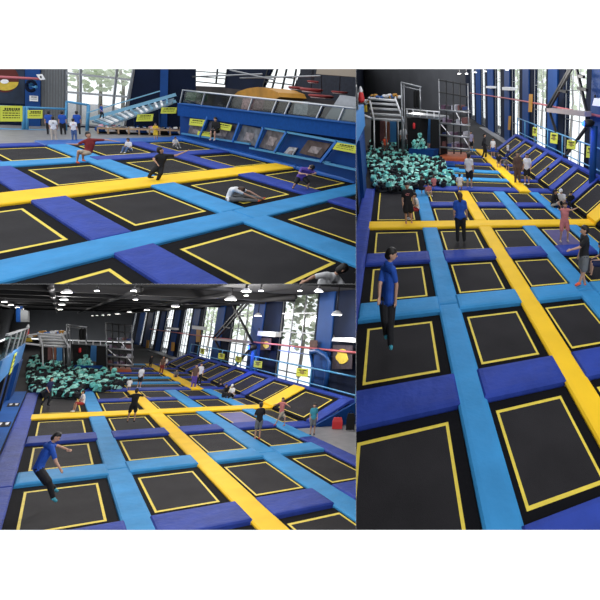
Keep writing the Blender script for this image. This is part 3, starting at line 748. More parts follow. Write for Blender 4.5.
for i, (x, y, rx, ry) in enumerate(((313, 81.5, 3.6, 1.9), (296, 87.5, 4.5, 2.6), (311.5, 89.5, 7, 3.2), (321, 95.8, 8, 2.8), (339.5, 92, 5.5, 1.9))):
    t = Thing(h, 'oval_lamp', 'oval red and white ceiling ornament above mezzanine, %s, %s' % (where[i], V), 'lamp', qw(x, y, -2.5), 'oval ornaments over the mezzanine')
    c = qw(x, y, -2.5); r = (qw(x + rx, y, -2.5) - c).length; rz = (qw(x, y + ry, -2.5) - c).length
    m_ = MB(); m_.lathe(c, [(r * .9, -rz * .55), (r, -rz * .2), (r, rz * .2), (r * .85, rz * .4)], mat('dark_red_shade', (.25, .03, .03), .6), 18); t.part('shade', m_)
    m_ = MB(); m_.lathe(c + Vector((0, 0, -rz * .6)), [(r * .8, -rz * .3), (r * .86, 0)], mat('pale_pink_disc', (.75, .55, .52), .6), 18); t.part('disc', m_)
    m_ = MB(); m_.tube([c + Vector((0, 0, rz * .3)), c + Vector((0, 0, 3.0))], .02, STEEL); t.part('cord', m_)
m_ = MB(); qslab(m_, [(340, 95), (362, 98), (362, 126), (323, 121)], mat('grey_white_panel', (.36, .38, .42), .6, noise=.08), -.9, .3)
solo(h, 'slanted_panel', m_, qw(323, 121, -.9), 'pale grey slanted panel at right end of mezzanine, %s' % V, 'panel')
m_ = MB(); qslab(m_, [(318, 62), (362, 62), (362, 77.5), (316, 74)], mat('beige_duct', (.30, .25, .20), .7), -2, .8)
solo(h, 'duct', m_, qw(318, 74, -2), 'beige ceiling duct over the mezzanine, %s' % V, 'duct')
for i, (a, b) in enumerate((((186, 77), (262, 74)), ((230, 70), (275, 80)), ((240, 78), (320, 76)))):
    m_ = MB(); m_.tube([qw(*a, -2.5), qw(*b, -2.5)], .05, GSTEEL); solo(h, 'ceiling_pipe', m_, qw(*a, -2.5), 'thin grey pipe near mezzanine windows, %s, %s' % (('leftmost', 'steepest', 'rightmost')[i], V), 'pipe', 'pipes above the mezzanine')
for i, (x, y, w_, hh, m) in enumerate(((246, 108, 5, 10, mat('pink_print', (.55, .3, .3), .7, noise=.5, nscale=6)), (300, 113, 7, 12, mat('grey_display', (.35, .37, .4), .7, noise=.3, nscale=5)), (268, 108, 5, 9, mat('brown_box', (.16, .11, .08), .7, noise=.3)), (190, 99, 5, 7, mat('green_box', (.10, .16, .10), .7, noise=.3)))):
    m_ = MB(); qslab(m_, [(x - w_ + 2, y - hh), (x + w_ + 2, y - hh + 1), (x + w_, y + 2), (x - w_, y + 1)], m, -1.6, .8)
    solo(h, 'counter_display', m_, qw(x, y, -1.6), '%s display box behind glass railing, %s' % (('pink printed', 'pale grey', 'brown', 'small green')[i], V), 'display', 'displays behind the glass railing')
# frames, pictures and notices on the side wall
t = Thing(h, 'wall_frame', 'light blue bars framing the pictures on side wall, %s' % V, 'frame', qw(185, 118))
for a, b in (((180, 114), (208, 117.5)), ((208, 117.5), (272, 127)), ((262, 127.5), (336, 141)), ((336, 141), (362, 147)), ((182, 133.5), (250, 144)), ((250, 148), (330, 163)), ((325, 163), (362, 171))):
    m_ = MB(); m_.bar(qw(*a, .25), qw(*b, .25), .10, .10, RAIL); t.part('rail', m_)
for a, b in (((208, 117), (200, 137)), ((240, 123), (233, 142)), ((264, 127.5), (256, 148)), ((287, 132), (275, 152)), ((337, 141.5), (321, 162))):
    m_ = MB(); m_.bar(qw(*a, .3), qw(*b, .3), .13, .13, mat('strut_blue', (.02, .14, .5), .4)); t.part('strut', m_)
pics = [((190, 125, 204, 127, 201, 136, 188, 133), (.10, .09, .10), 'dark grey'), ((210, 121, 238, 125, 231, 141, 203, 136.5), (.07, .07, .09), 'dark grey large'),
        ((243, 125, 262, 129, 255, 146, 236, 142), (.13, .14, .16), 'pale grey'), ((268, 129, 285, 133, 274, 151, 259, 147), (.12, .11, .12), 'charcoal'), ((308, 140, 331, 144, 320, 158, 299, 153), (.07, .05, .05), 'dark brown'), ((289, 147, 297, 148, 292, 156, 283, 154), (.35, .37, .42), 'light small')]
for i, (q, c, nm) in enumerate(pics):
    pts = [(q[j], q[j + 1]) for j in range(0, 8, 2)]
    t = Thing(h, 'wall_picture', '%s picture panel on the blue side wall, %s' % (nm, V), 'picture', qw(*pts[3], .1), 'picture panels on the side wall')
    t.part('panel', qslab(MB(), pts, mat('picture_%d' % i, c, .7, noise=.6, nscale=2.5), .12, .08))
    cx, cy = sum(p[0] for p in pts) / 4, sum(p[1] for p in pts) / 4
    t.part('image_patch', qslab(MB(), [(cx + (p[0] - cx) * .45, cy + 1.2 + (p[1] - cy) * .45) for p in pts], mat('picture_light', (.24, .21, .22), .7, noise=.5, nscale=4), .14, .02))
for i, (q, nm) in enumerate((((190, 118.5, 205, 120, 203, 126.5, 189, 125), 'leftmost yellow notice on the side wall'), ((216, 122, 232, 125, 230, 131, 214, 128.5), 'yellow notice above the seated person in black'), ((337, 142.5, 356.5, 145.5, 355.5, 153.5, 332.5, 149), 'rightmost yellow notice on the side wall'))):
    sign(h, [qw(q[j], q[j + 1], .35) for j in range(0, 8, 2)], '%s, %s' % (nm, V), lines=2 + (i == 2), seed=9 + i)
sign(h, [qw(x, y, .3) for x, y in ((198, 131), (212, 132.5), (211, 137), (197, 135))], 'low yellow notice beside the seated person, %s' % V, lines=2, seed=20)
# right-hand post
m_ = MB(); qslab(m_, [(357.5, 60), (354, 190), (364, 192), (364, 60)], BLUE, 1.2, .4)

# ------------------------------------------------------------------ people
SKIN = mat('skin', (.52, .30, .21), .55); SKIN2 = mat('skin_tanned', (.40, .21, .14), .55)
HAIR = mat('black_hair', (.010, .008, .008), .5, bump=.3, bscale=40); HAIRB = mat('brown_hair', (.05, .022, .012), .5)
EYE = mat('eye_dark', (.01, .008, .008), .3); LIP = mat('lip', (.35, .12, .10), .5)
def cl(name, c): return mat('cloth_' + name, c, .8, noise=.12, nscale=9, bump=.3, bscale=14)
CB = dict(white=cl('white', (.78, .78, .80)), black=cl('black', (.012, .012, .015)), blue=cl('blue', (.015, .08, .42)), navy=cl('navy', (.012, .02, .08)), red=cl('red', (.34, .03, .03)), darkred=cl('dark_red', (.20, .02, .025)),
          yellow=cl('yellow', (.75, .50, .04)), grey=cl('grey', (.16, .17, .18)), jeans=cl('jeans', (.07, .13, .28)), beige=cl('beige', (.52, .44, .34)), pink=cl('pink', (.60, .20, .20)),
          teal=cl('teal', (.05, .30, .40)), purple=cl('purple', (.10, .06, .36)), khaki=cl('khaki', (.20, .20, .15)), orange=cl('orange', (.75, .10, .04)), brown=cl('brown', (.12, .07, .05)), lilac=cl('lilac', (.42, .40, .62)))
STAND = dict(pelvis=(0, 0, .53), waist=(0, 0, .61), chest=(0, .0, .74), neck=(0, 0, .83), head=(0, .012, .925),
    shL=(-.092, 0, .805), elL=(-.122, -.01, .635), wrL=(-.13, .035, .485), shR=(.092, 0, .805), elR=(.122, -.01, .635), wrR=(.13, .035, .485),
    hipL=(-.052, 0, .51), knL=(-.06, .015, .28), anL=(-.065, 0, .045), hipR=(.052, 0, .51), knR=(.06, .015, .28), anR=(.065, 0, .045))
def pose(**k):
    p = dict(STAND); p.update(k); return p
POSES = dict(stand=STAND,
    walk=pose(knL=(-.055, .07, .29), anL=(-.06, .05, .05), anR=(.06, -.09, .06), knR=(.055, -.01, .28), wrL=(-.15, -.08, .50), elL=(-.14, -.06, .64), wrR=(.14, .12, .52)),
    armsout=pose(elL=(-.24, .0, .76), wrL=(-.37, .03, .72), elR=(.24, 0, .76), wrR=(.37, .03, .72), knL=(-.08, .03, .29), anL=(-.09, -.01, .05), knR=(.08, .03, .29), anR=(.09, -.01, .05)),
    folded=pose(elL=(-.15, .03, .65), wrL=(.03, .13, .67), elR=(.15, .03, .65), wrR=(-.03, .14, .69)),
    onearm=pose(elR=(.17, .10, .72), wrR=(.20, .25, .74)),
    sit=pose(pelvis=(0, 0, .10), waist=(0, .01, .18), chest=(0, .03, .31), neck=(0, .05, .40), head=(0, .075, .49), shL=(-.1, .045, .375), shR=(.1, .045, .375),
        elL=(-.14, .08, .22), wrL=(-.09, .20, .20), elR=(.14, .08, .22), wrR=(.09, .20, .20), hipL=(-.055, .02, .08), hipR=(.055, .02, .08), knL=(-.09, .22, .20), knR=(.09, .22, .20), anL=(-.07, .32, .04), anR=(.07, .32, .04)),
    seat=pose(pelvis=(0, 0, .30), waist=(0, .01, .38), chest=(0, .03, .51), neck=(0, .05, .60), head=(0, .075, .69), shL=(-.1, .045, .575), shR=(.1, .045, .575),
        elL=(-.14, .06, .42), wrL=(-.07, .20, .38), elR=(.14, .06, .42), wrR=(.07, .20, .38), hipL=(-.055, .02, .28), hipR=(.055, .02, .28), knL=(-.07, .23, .29), knR=(.07, .23, .29), anL=(-.07, .25, .045), anR=(.07, .25, .045)))
PREP = []
def person(h, foot, topy, label, P='stand', face=0, shirt='white', legs='black', long=True, sleeves='short', hair=HAIR, hairlen=0, shoes='white', cap=None, lift=0.0, jo=None, fine=False, skin=SKIN, skirt=False, S=None, mark=None, group=None, base=None, dress=False):
    """foot: image point under the feet; topy: image row of the crown; jo: joints seen in the picture plane {name: (x, y, towards camera)}"""
    b = h.px(*foot) if base is None else Vector(base)
    if base is None: b = h.px(foot[0], foot[1], .02); 
    J = {k: Vector(v) for k, v in POSES[P].items()}
    ztop = J['head'].z + .075
    H = (h.top(b, topy) - lift)
    sc = S if S else H / ztop
    T = (h.cam - b); T.z = 0; T.normalize(); X = Vector((T.y, -T.x, 0))
    if X.dot(h.Rt @ Vector((1, 0, 0))) < 0: X = -X
    fa = math.radians(face); fw = T * math.cos(fa) + X * math.sin(fa); rt = fw.cross(Vector((0, 0, 1)))
    for k in J: J[k] = b + (rt * J[k].x + fw * J[k].y + Vector((0, 0, J[k].z))) * sc + Vector((0, 0, lift))
    if jo:
        for k, v in jo.items():
            A = b + T * (v[2] if len(v) > 2 else 0); J[k] = h.wall(A, A + X, v[0], v[1])
    r = sc
    up = (J['head'] - J['neck']).normalized()
    t = Thing(h, 'person', label, 'person', b, group)
    vox = r * (.0065 if fine else .016)
    M_ = MB(); c = M_.capsule
    def arm(mb, m, k=0.0, upto='hand'):
        for s_ in 'LR':
            a, e_, w_ = J['sh' + s_], J['el' + s_], J['wr' + s_]
            c2 = mb.capsule
            c2(a, e_ if upto != 'short' else a.lerp(e_, .72), r * (.030 + k), r * (.023 + k), m)
            if upto in ('hand', 'long'): c2(e_, w_, r * (.023 + k), r * (.0155 + k), m)
            if upto == 'hand':
                d = (w_ - e_).normalized(); side = d.cross(fw)
                if side.length < .1: side = d.cross(Vector((0, 0, 1)))
                side.normalize(); nn = d.cross(side).normalized()
                pc = w_ + d * r * .03
                c2(w_ + d * r * .008, pc + d * r * .022, r * .016, r * .021, m, flat=.55, fdir=side)
                if fine:
                    for q in range(4):
                        o = side * (q - 1.5) * r * .0115; f0 = pc + d * r * .018 + o; ln = r * (.034, .040, .037, .029)[q]
                        f1 = f0 + d * ln * .55 + o * .15; f2 = f1 + (d * .75 + nn * .5).normalized() * ln * .5
                        c2(f0, f1, r * .0066, r * .0062, m, 8); c2(f1, f2, r * .0062, r * .0052, m, 8)
                    th = 1 if s_ == 'L' else -1
                    a0 = w_ + d * r * .012 + side * th * r * .012; a1 = a0 + (side * th * .75 + d * .7).normalized() * r * .026; a2 = a1 + (d + nn * .3).normalized() * r * .020
                    c2(a0, a1, r * .0085, r * .0075, m, 8); c2(a1, a2, r * .0072, r * .006, m, 8)
                else:
                    c2(pc, pc + d * r * .045, r * .015, r * .010, m, flat=.6, fdir=side)
    def torso(mb, m, k=0.0, low=True):
        c2 = mb.capsule; ch, wa, pe, nk = J['chest'], J['waist'], J['pelvis'], J['neck']
        c2(J['shL'].lerp(J['shR'], .15), J['shL'].lerp(J['shR'], .85), r * (.040 + k), r * (.040 + k), m)
        ax = (J['shR'] - J['shL']).normalized() * r
        for s_ in (-.036, 0, .036):
            c2(ch + ax * s_ * 1.15, wa + ax * s_ * .9, r * (.056 + k), r * (.047 + k), m)
            if low: c2(wa + ax * s_ * .9, pe + ax * s_ * 1.1, r * (.047 + k), r * (.053 + k), m)
        if low: c2(J['hipL'], J['hipR'], r * (.052 + k), r * (.052 + k), m); c2(J['hipL'].lerp(J['hipR'], .5), wa, r * (.054 + k), r * (.05 + k), m)
        c2(nk.lerp(ch, .25), ch, r * (.045 + k), r * (.055 + k), m)
    def leg(mb, m, k=0.0, upto='ankle', g=0):
        for s_ in 'LR':
            a, e_, w_ = J['hip' + s_], J['kn' + s_], J['an' + s_]
            mb.capsule(a, e_, r * (.050 + k), r * (.033 + k + g), m)
            if upto == 'ankle': mb.capsule(e_, w_, r * (.033 + k), r * (.020 + k + g), m)
    torso(M_, skin, -.008); arm(M_, skin); leg(M_, skin)
    c(J['neck'].lerp(J['chest'], .2), J['head'] - up * r * .03, r * .028, r * .026, skin)
    hd = J['head']; side = rt if abs(rt.dot(up)) < .8 else fw
    ff = (fw - up * fw.dot(up)).normalized()
    if jo and 'look' in jo: ff = (J['look'] - hd).normalized()
    sd = ff.cross(up).normalized()
    c(hd + up * r * .012 - ff * r * .004, hd - up * r * .022 + ff * r * .010, r * .056, r * .044, skin, 14)
    c(hd - up * r * .04 + ff * r * .018, hd - up * r * .048 + ff * r * .022, r * .026, r * .022, skin)
    c(hd + ff * r * .052 - up * r * .002, hd + ff * r * .062 - up * r * .014, r * .007, r * .010, skin, 8)
    for q in (-1, 1): c(hd + sd * q * r * .054 + up * r * .005, hd + sd * q * r * .054 - up * r * .014, r * .011, r * .009, skin, 8)
    for s_ in 'LR':
        a = J['an' + s_]; kn = J['kn' + s_]; d = fw if not jo or ('toe' + s_) not in jo else (J['toe' + s_] - a)
        d = d.normalized(); c(a - Vector((0, 0, r * .012)), a + d * r * .07 - Vector((0, 0, r * .022)), r * .022, r * .015, skin)
    def mk(name, mb, vx, parent=None, label=None):
        o = t.part(name, mb, parent, label); md = o.modifiers.new('r', 'REMESH'); md.mode = 'VOXEL'; md.voxel_size = vx; md.use_smooth_shade = True
        sm = o.modifiers.new('s', 'SMOOTH'); sm.iterations = 3 if fine else 2; return o
    body = mk('body', M_, vox)
    hb = MB()
    hb.capsule(hd + up * r * .027 - ff * r * .013, hd - up * r * .014 - ff * r * .026, r * .060, r * .051, HAIR if hair is HAIR else hair, 14)
    if hairlen:
        hb.capsule(hd - ff * r * .03, hd - ff * r * .05 - up * r * hairlen, r * .046, r * .03, hair)
    if cap: 
        mk('hair', hb, vox)
        cb = MB(); cb.capsule(hd + up * r * .030 - ff * r * .004, hd + up * r * .022, r * .060, r * .060, CB[cap], 14); cb.capsule(hd + up * r * .018 + ff * r * .04, hd + up * r * .012 + ff * r * .085, r * .03, r * .025, CB[cap], flat=.4, fdir=up); mk('cap', cb, vox)
    else: mk('hair', hb, vox)
    if fine:
        for q in (-1, 1):
            eb = MB(); eb.ell(hd + ff * r * .0535 + sd * q * r * .019 + up * r * .006, (r * .006,) * 3, EYE, 8); t.part('eye', eb)
        lb = MB(); lb.capsule(hd + ff * r * .052 - sd * r * .012 - up * r * .03, hd + ff * r * .052 + sd * r * .012 - up * r * .03, r * .005, r * .005, LIP, 8); t.part('mouth', lb)
    sb = MB(); torso(sb, CB[shirt], .008)
    arm(sb, CB[shirt], .009, 'long' if sleeves == 'long' else 'short')
    if dress:
        for s_ in 'LR': sb.capsule(J['hip' + s_], J['hip' + s_].lerp(J['kn' + s_], .75), r * .062, r * .07, CB[shirt])
    mk('dress' if dress else 'shirt', sb, vox, label=shirt + (' dress' if dress else ' shirt'))
    if fine:
        pb = MB(); pb.capsule(J['neck'] + ff * r * .012 - up * r * .012, J['neck'] - ff * r * .012 - up * r * .012, r * .038, r * .038, CB[shirt]); mk('collar', pb, vox)
    if mark:
        kb = MB(); cc = J['chest'] + (T * (r * .085)); ax = (J['shR'] - J['shL']).normalized()
        for (dx, dz, w_) in ((-.03, .01, .012), (0, .02, .012), (.03, .005, .014), (0, -.02, .03)):
            p = cc + ax * dx * r + Vector((0, 0, dz * r)); kb.capsule(p - ax * w_ * r, p + ax * w_ * r, r * .007, r * .007, CB[mark], 6)
        t.part('shirt_print', kb)
    if not dress:
        tb = MB(); 
        ax = (J['hipR'] - J['hipL']).normalized() * r
        for s_ in (-.03, 0, .03): tb.capsule(J['waist'].lerp(J['pelvis'], .9) + ax * s_ * .9, J['pelvis'] + ax * s_ - (J['waist'] - J['pelvis']) * .2, r * .050, r * .056, CB[legs])
        if long: leg(tb, CB[legs], .010, 'ankle', .004)
        else:
            for s_ in 'LR': tb.capsule(J['hip' + s_], J['hip' + s_].lerp(J['kn' + s_], .85), r * .062, r * .052, CB[legs])
        mk('trousers' if long else 'shorts', tb, vox, label=legs + (' trousers' if long else ' shorts'))
    for s_ in 'LR':
        a = J['an' + s_]; d = fw if not jo or ('toe' + s_) not in jo else (J['toe' + s_] - a)
        d = d.normalized(); q = MB(); q.capsule(a - Vector((0, 0, r * .014)), a + d * r * .075 - Vector((0, 0, r * .024)), r * .028, r * .020, CB[shoes], 10)
        mk('sock', q, vox, label=shoes + ' sock')
    return t

# upper left hall
V = VIEW[1]
person(H1, (79, 168), 130.5, 'person in dark red shirt jumping with arms stretched wide, %s' % V, 'stand', 30, 'darkred', 'beige', False, shoes='orange', lift=.25, fine=False,
    jo=dict(head=(88.3, 135), neck=(89, 138.5), shL=(85, 141), shR=(95, 140), chest=(90, 143.5), waist=(89, 149), pelvis=(87.5, 152), elL=(77, 144.5), wrL=(69.5, 144), elR=(107, 140), wrR=(117, 141.5),
            hipL=(85, 152.5, .1), knL=(78.5, 151.5, .5), anL=(77, 161.5, .3), hipR=(89, 152.5), knR=(83, 154, .4), anR=(83, 159.5, .2)), S=1.75)
person(H1, (153, 181.5), 147, 'person all in black bending with one arm out, on yellow strip, %s' % V, 'stand', 90, 'black', 'black', True, shoes='black',
    jo=dict(head=(160.5, 150.5), neck=(161, 154), shL=(157.5, 156), shR=(166, 155.5), chest=(161.5, 158), waist=(160, 163), pelvis=(159, 166), elL=(153.5, 159, .2), wrL=(157, 163.5, .3), elR=(176, 155.5), wrR=(187, 151),
            hipL=(157.5, 167, .1), knL=(152.5, 171.5, .2), anL=(149, 176.5), hipR=(161, 167), knR=(160.5, 173.5, .2), anR=(157.5, 180.3)), S=1.85)
person(H1, (54.5, 141), 116.5, 'child in white printed shirt seen from behind, grey trousers, %s' % V, 'stand', 180, 'white', 'beige', True, mark='navy', cap=None, hair=HAIR)
person(H1, (74.5, 141), 118.5, 'child in white shirt and blue jeans standing on grey floor, %s' % V, 'stand', 160, 'white', 'jeans', True, mark='pink')
for x, nm in ((50, 'leftmost of three'), (63.5, 'middle of three'), (78, 'nearest the tall window of three')):
    person(H1, (x, 135), 111, 'child in blue shirt at the barrier, %s, %s' % (nm, V), 'stand', 180, 'blue', 'black', True, group='children in blue at the barrier')
person(H1, None, 104, 'child in blue shirt climbing the light blue ramp, %s' % V, 'walk', 60, 'blue', 'black', True, base=H1.wall(BA, BB, 102, 119, 3.0))
person(H1, (156, 140.5), 123, 'small child in yellow dress standing before the shoe bench, %s' % V, 'folded', 0, 'yellow', 'yellow', False, dress=True, shoes='orange')
person(H1, (130, 152), 138, 'child in white sitting on a far trampoline, nearest the black-clad person, %s' % V, 'sit', -40, 'white', 'jeans', True)
person(H1, (175, 147.5), 136.5, 'child in white sitting at the far blue pads, %s' % V, 'sit', 30, 'white', 'grey', True)
person(H1, (232, 201), 182, 'person in white sitting and reaching for red socks, %s' % V, 'sit', 90, 'white', 'grey', True, sleeves='short', shoes='orange', hair=HAIRB,
    jo=dict(pelvis=(229, 198), waist=(229.5, 195), chest=(232, 190), neck=(238, 188.5), head=(242, 189.5, .1), look=(250, 195, .2), shL=(234, 189.5, .2), shR=(236, 188.5, -.2), elL=(246, 194.5, .2), wrL=(257, 199, .2), elR=(250, 191.5), wrR=(261, 197.5, .1),
            hipL=(229, 199.5, .15), hipR=(231, 198, -.15), knL=(243, 199.5, .15), knR=(246, 196, -.2), anL=(257, 201, .1), anR=(262, 198.5, -.1), toeL=(260, 199.5, .1), toeR=(265, 197, -.1)), S=1.65)
person(H1, (301, 190), 163.5, 'person in violet top bending forward on trampoline, dark trousers, %s' % V, 'stand', 0, 'purple', 'black', False, shoes='black', hair=HAIR,
    jo=dict(head=(311.5, 167.5, .25), neck=(308, 168.5, .1), look=(312, 172, 1.0), shL=(302, 168.5, .1), shR=(313.5, 171.5, .1), chest=(306, 171.5), waist=(302.5, 174.5), pelvis=(301, 177), elL=(299, 173.5, .3), wrL=(306, 174, .5), elR=(316, 173.5, .3), wrR=(309, 175, .5),
            hipL=(298.5, 178), knL=(296, 183, .2), anL=(293, 187.5), hipR=(304, 178), knR=(308.5, 183, .2), anR=(307.5, 189.3)), S=1.85)
person(H1, (217, 149), 126, 'person in black sitting on the edge pad by the side wall, %s' % V, 'seat', -30, 'black', 'black', False, sleeves='long', skin=SKIN, lift=.55, S=1.75)
person(H1, (330, 305), 261.5, 'child in white tee at bottom right corner, dark hair, %s' % V, 'stand', -60, 'white', 'grey', True, sleeves='short', fine=True,
    jo=dict(head=(343, 269), neck=(334, 275), look=(352, 268), shL=(325, 275, .1), shR=(338, 279, -.1), chest=(326, 282), waist=(322, 292), pelvis=(320, 300), elL=(313, 277, .2), wrL=(306, 281, .2), elR=(346, 290), wrR=(350, 300), hipL=(317, 301), hipR=(323, 301), knL=(316, 318), knR=(325, 318), anL=(316, 336), anR=(326, 336)), S=1.65)

# right-hand hall
V = VIEW[2]
person(H2, (388, 352), 247, 'tall person in bright blue polo shirt and black trousers, %s' % V, 'stand', 60, 'blue', 'black', True, fine=True, shoes='teal',
    jo=dict(head=(391.8, 254.5), neck=(389, 262.5), look=(402, 256, .05), shL=(384, 268, -.10), shR=(392.5, 269, .14), chest=(388, 276), waist=(388.2, 291), pelvis=(387.5, 300), elL=(379.8, 285, .12), wrL=(379.2, 297, .22), elR=(396.5, 285, .1), wrR=(395.5, 300, .12),
            hipL=(384.2, 302), knL=(384.8, 320, .05), anL=(386, 334, -.1), hipR=(391.2, 302), knR=(390.3, 324, .05), anR=(390.6, 344.5, .1), toeL=(385.5, 337.5, .15), toeR=(391, 349, .35)), S=1.62)
person(H2, (461, 242), 192.5, 'person in blue top and black trousers on the yellow crossing, %s' % V, 'stand', 180, 'blue', 'black', True, hair=HAIRB, hairlen=.09, shoes='black')
person(H2, (409, 224.5), 182.5, 'child in black dress standing on yellow cross strip, %s' % V, 'stand', 10, 'black', 'black', False, dress=True, mark='pink', shoes='pink', hairlen=.06)
person(H2, (418, 218), 192.5, 'child in white shirt and red shorts sitting on blue strip, %s' % V, 'seat', -70, 'white', 'red', False, shoes='white')
person(H2, (421.5, 196), 176.5, 'child in black sitting at the foam pit edge, %s' % V, 'seat', 160, 'black', 'black', False, hair=HAIRB)
person(H2, (428, 195), 183, 'child in pale pink kneeling at the foam pit edge, %s' % V, 'sit', 20, 'pink', 'beige', False)
person(H2, (434.5, 191), 175.5, 'child with brown hair in pink at foam pit, right of two, %s' % V, 'seat', 200, 'pink', 'black', False, hair=HAIRB)
person(H2, (469.5, 188.5), 153, 'child in white shirt and black shorts standing behind crossing, %s' % V, 'stand', 150, 'white', 'black', False, hairlen=.05)
person(H2, (460, 192), 174, 'child in white crouching on the far end of the yellow strip, %s' % V, 'seat', 180, 'white', 'beige', False, hair=HAIR)
person(H2, (484.5, 158.5), 133.5, 'person all in black walking on the far yellow strip, %s' % V, 'walk', 90, 'black', 'black', True, sleeves='long')
person(H2, (471, 152), 131, 'person in pale lilac top beside the metal scaffold, %s' % V, 'stand', 20, 'lilac', 'black', False)
person(H2, (493, 157), 138, 'child in white beside the person in black on far strip, %s' % V, 'stand', -10, 'white', 'blue', False)
person(H2, (498.8, 168), 153, 'person sitting beside the far yellow strip, dark clothes, %s' % V, 'seat', 0, 'black', 'brown', False)
person(H2, (505.5, 171), 158, 'child in grey sitting on the far yellow strip, %s' % V, 'seat', 30, 'grey', 'black', False)
person(H2, (517.5, 184), 151.5, 'slim person in dark brown standing on far yellow strip, %s' % V, 'stand', 0, 'brown', 'brown', True, sleeves='long')
person(H2, (527, 184.5), 153.5, 'person in white shirt and black shorts by the slopes, %s' % V, 'stand', -20, 'white', 'black', False)
person(H2, (508, 158), 142.5, 'child in pale top climbing at the far slopes, %s' % V, 'walk', 60, 'white', 'navy', True)
person(H2, (546, 182), 167.5, 'child in black crouching at foot of a slope, %s' % V, 'sit', 90, 'black', 'black', True)
person(H2, (553, 207.5), 189, 'person in black sitting beside person in white cap, %s' % V, 'sit', 60, 'black', 'beige', False, sleeves='long')
person(H2, (562, 207), 188.5, 'person in white top and white cap sitting by slopes, %s' % V, 'sit', -30, 'white', 'black', True, cap='white')
person(H2, (570, 206), 191, 'person in black behind the one in white cap, %s' % V, 'sit', 20, 'black', 'black', True, sleeves='long')
person(H2, (564, 242), 202, 'child in pink outfit on violet trampoline with arm out, %s' % V, 'armsout', 20, 'pink', 'pink', False, shoes='beige', hair=HAIRB,
    jo=dict(wrR=(577, 208), elR=(572, 210), wrL=(561, 218), elL=(562, 215)))
person(H2, (583, 286.5), 225.5, 'teenager in black tee and grey shorts, arm stretched left, %s' % V, 'stand', -70, 'black', 'grey', False, shoes='orange', fine=True,
    jo=dict(wrL=(572, 249.5, .2), elL=(579.5, 247.5, .15), anL=(579.5, 282.5, .1), anR=(585, 284, -.05), toeL=(575, 284, .2), toeR=(585.5, 288, .2)))
person(H2, (603, 276), 242, 'child in dark clothes sitting at the right edge, %s' % V, 'seat', -80, 'navy', 'navy', False, shoes='black')
person(H2, (404.5, 153), 125.5, 'person in white shirt standing on the foam pit rim, %s' % V, 'stand', 180, 'white', 'black', True)
person(H2, (431, 150), 142, 'child in pink in the upper foam pit, %s' % V, 'sit', 0, 'pink', 'black', False)
person(H2, (386, 154), 136, 'child in orange inside the far frame, %s' % V, 'stand', 0, 'orange', 'brown', False)

# lower left hall
V = VIEW[3]
person(H3, (50, 512), 431.5, 'person in bright blue shirt and black trousers leaning forward, mid-jump, %s' % V, 'stand', 60, 'blue', 'black', True, fine=True, shoes='teal', lift=.4,
    jo=dict(head=(56.5, 437.5), neck=(51.5, 443), look=(64, 442, .08), shL=(46, 445.5, -.1), shR=(51.5, 447, .18), chest=(46.5, 452), waist=(41, 462), pelvis=(38.5, 468), elL=(58, 446, -.15), wrL=(66.5, 449, -.1), elR=(56, 462, .3), wrR=(60, 468.5, .4),
            hipL=(38, 469, -.08), knL=(46, 482, -.05), anL=(54, 488, -.4), hipR=(39.5, 470, .1), knR=(48.5, 481.5, .2), anR=(53, 497, .1), toeL=(59, 490, -.3), toeR=(57.5, 500, .2)), S=1.62)
person(H3, (130.5, 422.5), 388.5, 'child in black jumping on dented trampoline, arms spread, %s' % V, 'armsout', 180, 'black', 'black', False, shoes='black')
person(H3, (81, 411), 390, 'child in white shirt and red shorts sitting on blue strip, %s' % V, 'seat', -70, 'white', 'red', False, shoes='white')
person(H3, (45, 406), 377, 'person with long dark hair in dark clothes, mid-step, %s' % V, 'walk', 50, 'navy', 'black', True, hairlen=.10, shoes='black')
person(H3, (138.5, 388), 366, 'child in white shirt and black shorts standing, %s' % V, 'stand', 150, 'white', 'black', False)
person(H3, (128, 391), 378, 'child in white crouching on the yellow strip end, %s' % V, 'seat', 180, 'white', 'beige', False)
person(H3, (149.7, 368), 355.5, 'person all in black at the far strip, %s' % V, 'stand', 0, 'black', 'black', True, sleeves='long')
person(H3, (160.8, 374), 356, 'person in dark brown and red on far yellow strip, %s' % V, 'stand', 0, 'brown', 'darkred', True)
person(H3, (165, 369), 357.5, 'child in white beside the person in dark brown, %s' % V, 'stand', 0, 'white', 'navy', False)
person(H3, (175.5, 378), 369, 'child sitting on the far yellow strip, grey clothes, %s' % V, 'sit', 0, 'grey', 'black', False)
person(H3, (193, 388), 364, 'person in dark top and violet trousers near the slopes, %s' % V, 'stand', 0, 'brown', 'purple', True)
person(H3, (198.5, 385), 363, 'person in white shirt and dark trousers near the slopes, %s' % V, 'stand', -20, 'white', 'black', True)
person(H3, (223, 398), 384, 'person in black sitting beside person in white cap, %s' % V, 'sit', 60, 'black', 'black', True, sleeves='long')
person(H3, (232, 398), 384, 'person in white top and white cap sitting by slopes, %s' % V, 'sit', -40, 'white', 'black', True, cap='white')
person(H3, (218, 388), 378, 'child in black crouching at foot of a slope, %s' % V, 'sit', 90, 'black', 'black', True)
person(H3, (280, 427), 397.5, 'child in pink outfit with legs apart near the slopes, %s' % V, 'armsout', -40, 'pink', 'beige', False, hair=HAIRB, shoes='orange',
    jo=dict(anL=(275.5, 424), knL=(279.5, 417), anR=(284.5, 425), knR=(285, 417)))
person(H3, (257, 439.5), 402.5, 'child in black tee and grey shorts, orange socks, %s' % V, 'folded', 200, 'black', 'grey', False, shoes='orange')
person(H3, (312, 435), 403, 'child in teal tee and black shorts on grey floor, %s' % V, 'stand', 10, 'teal', 'grey', False, shoes='black')


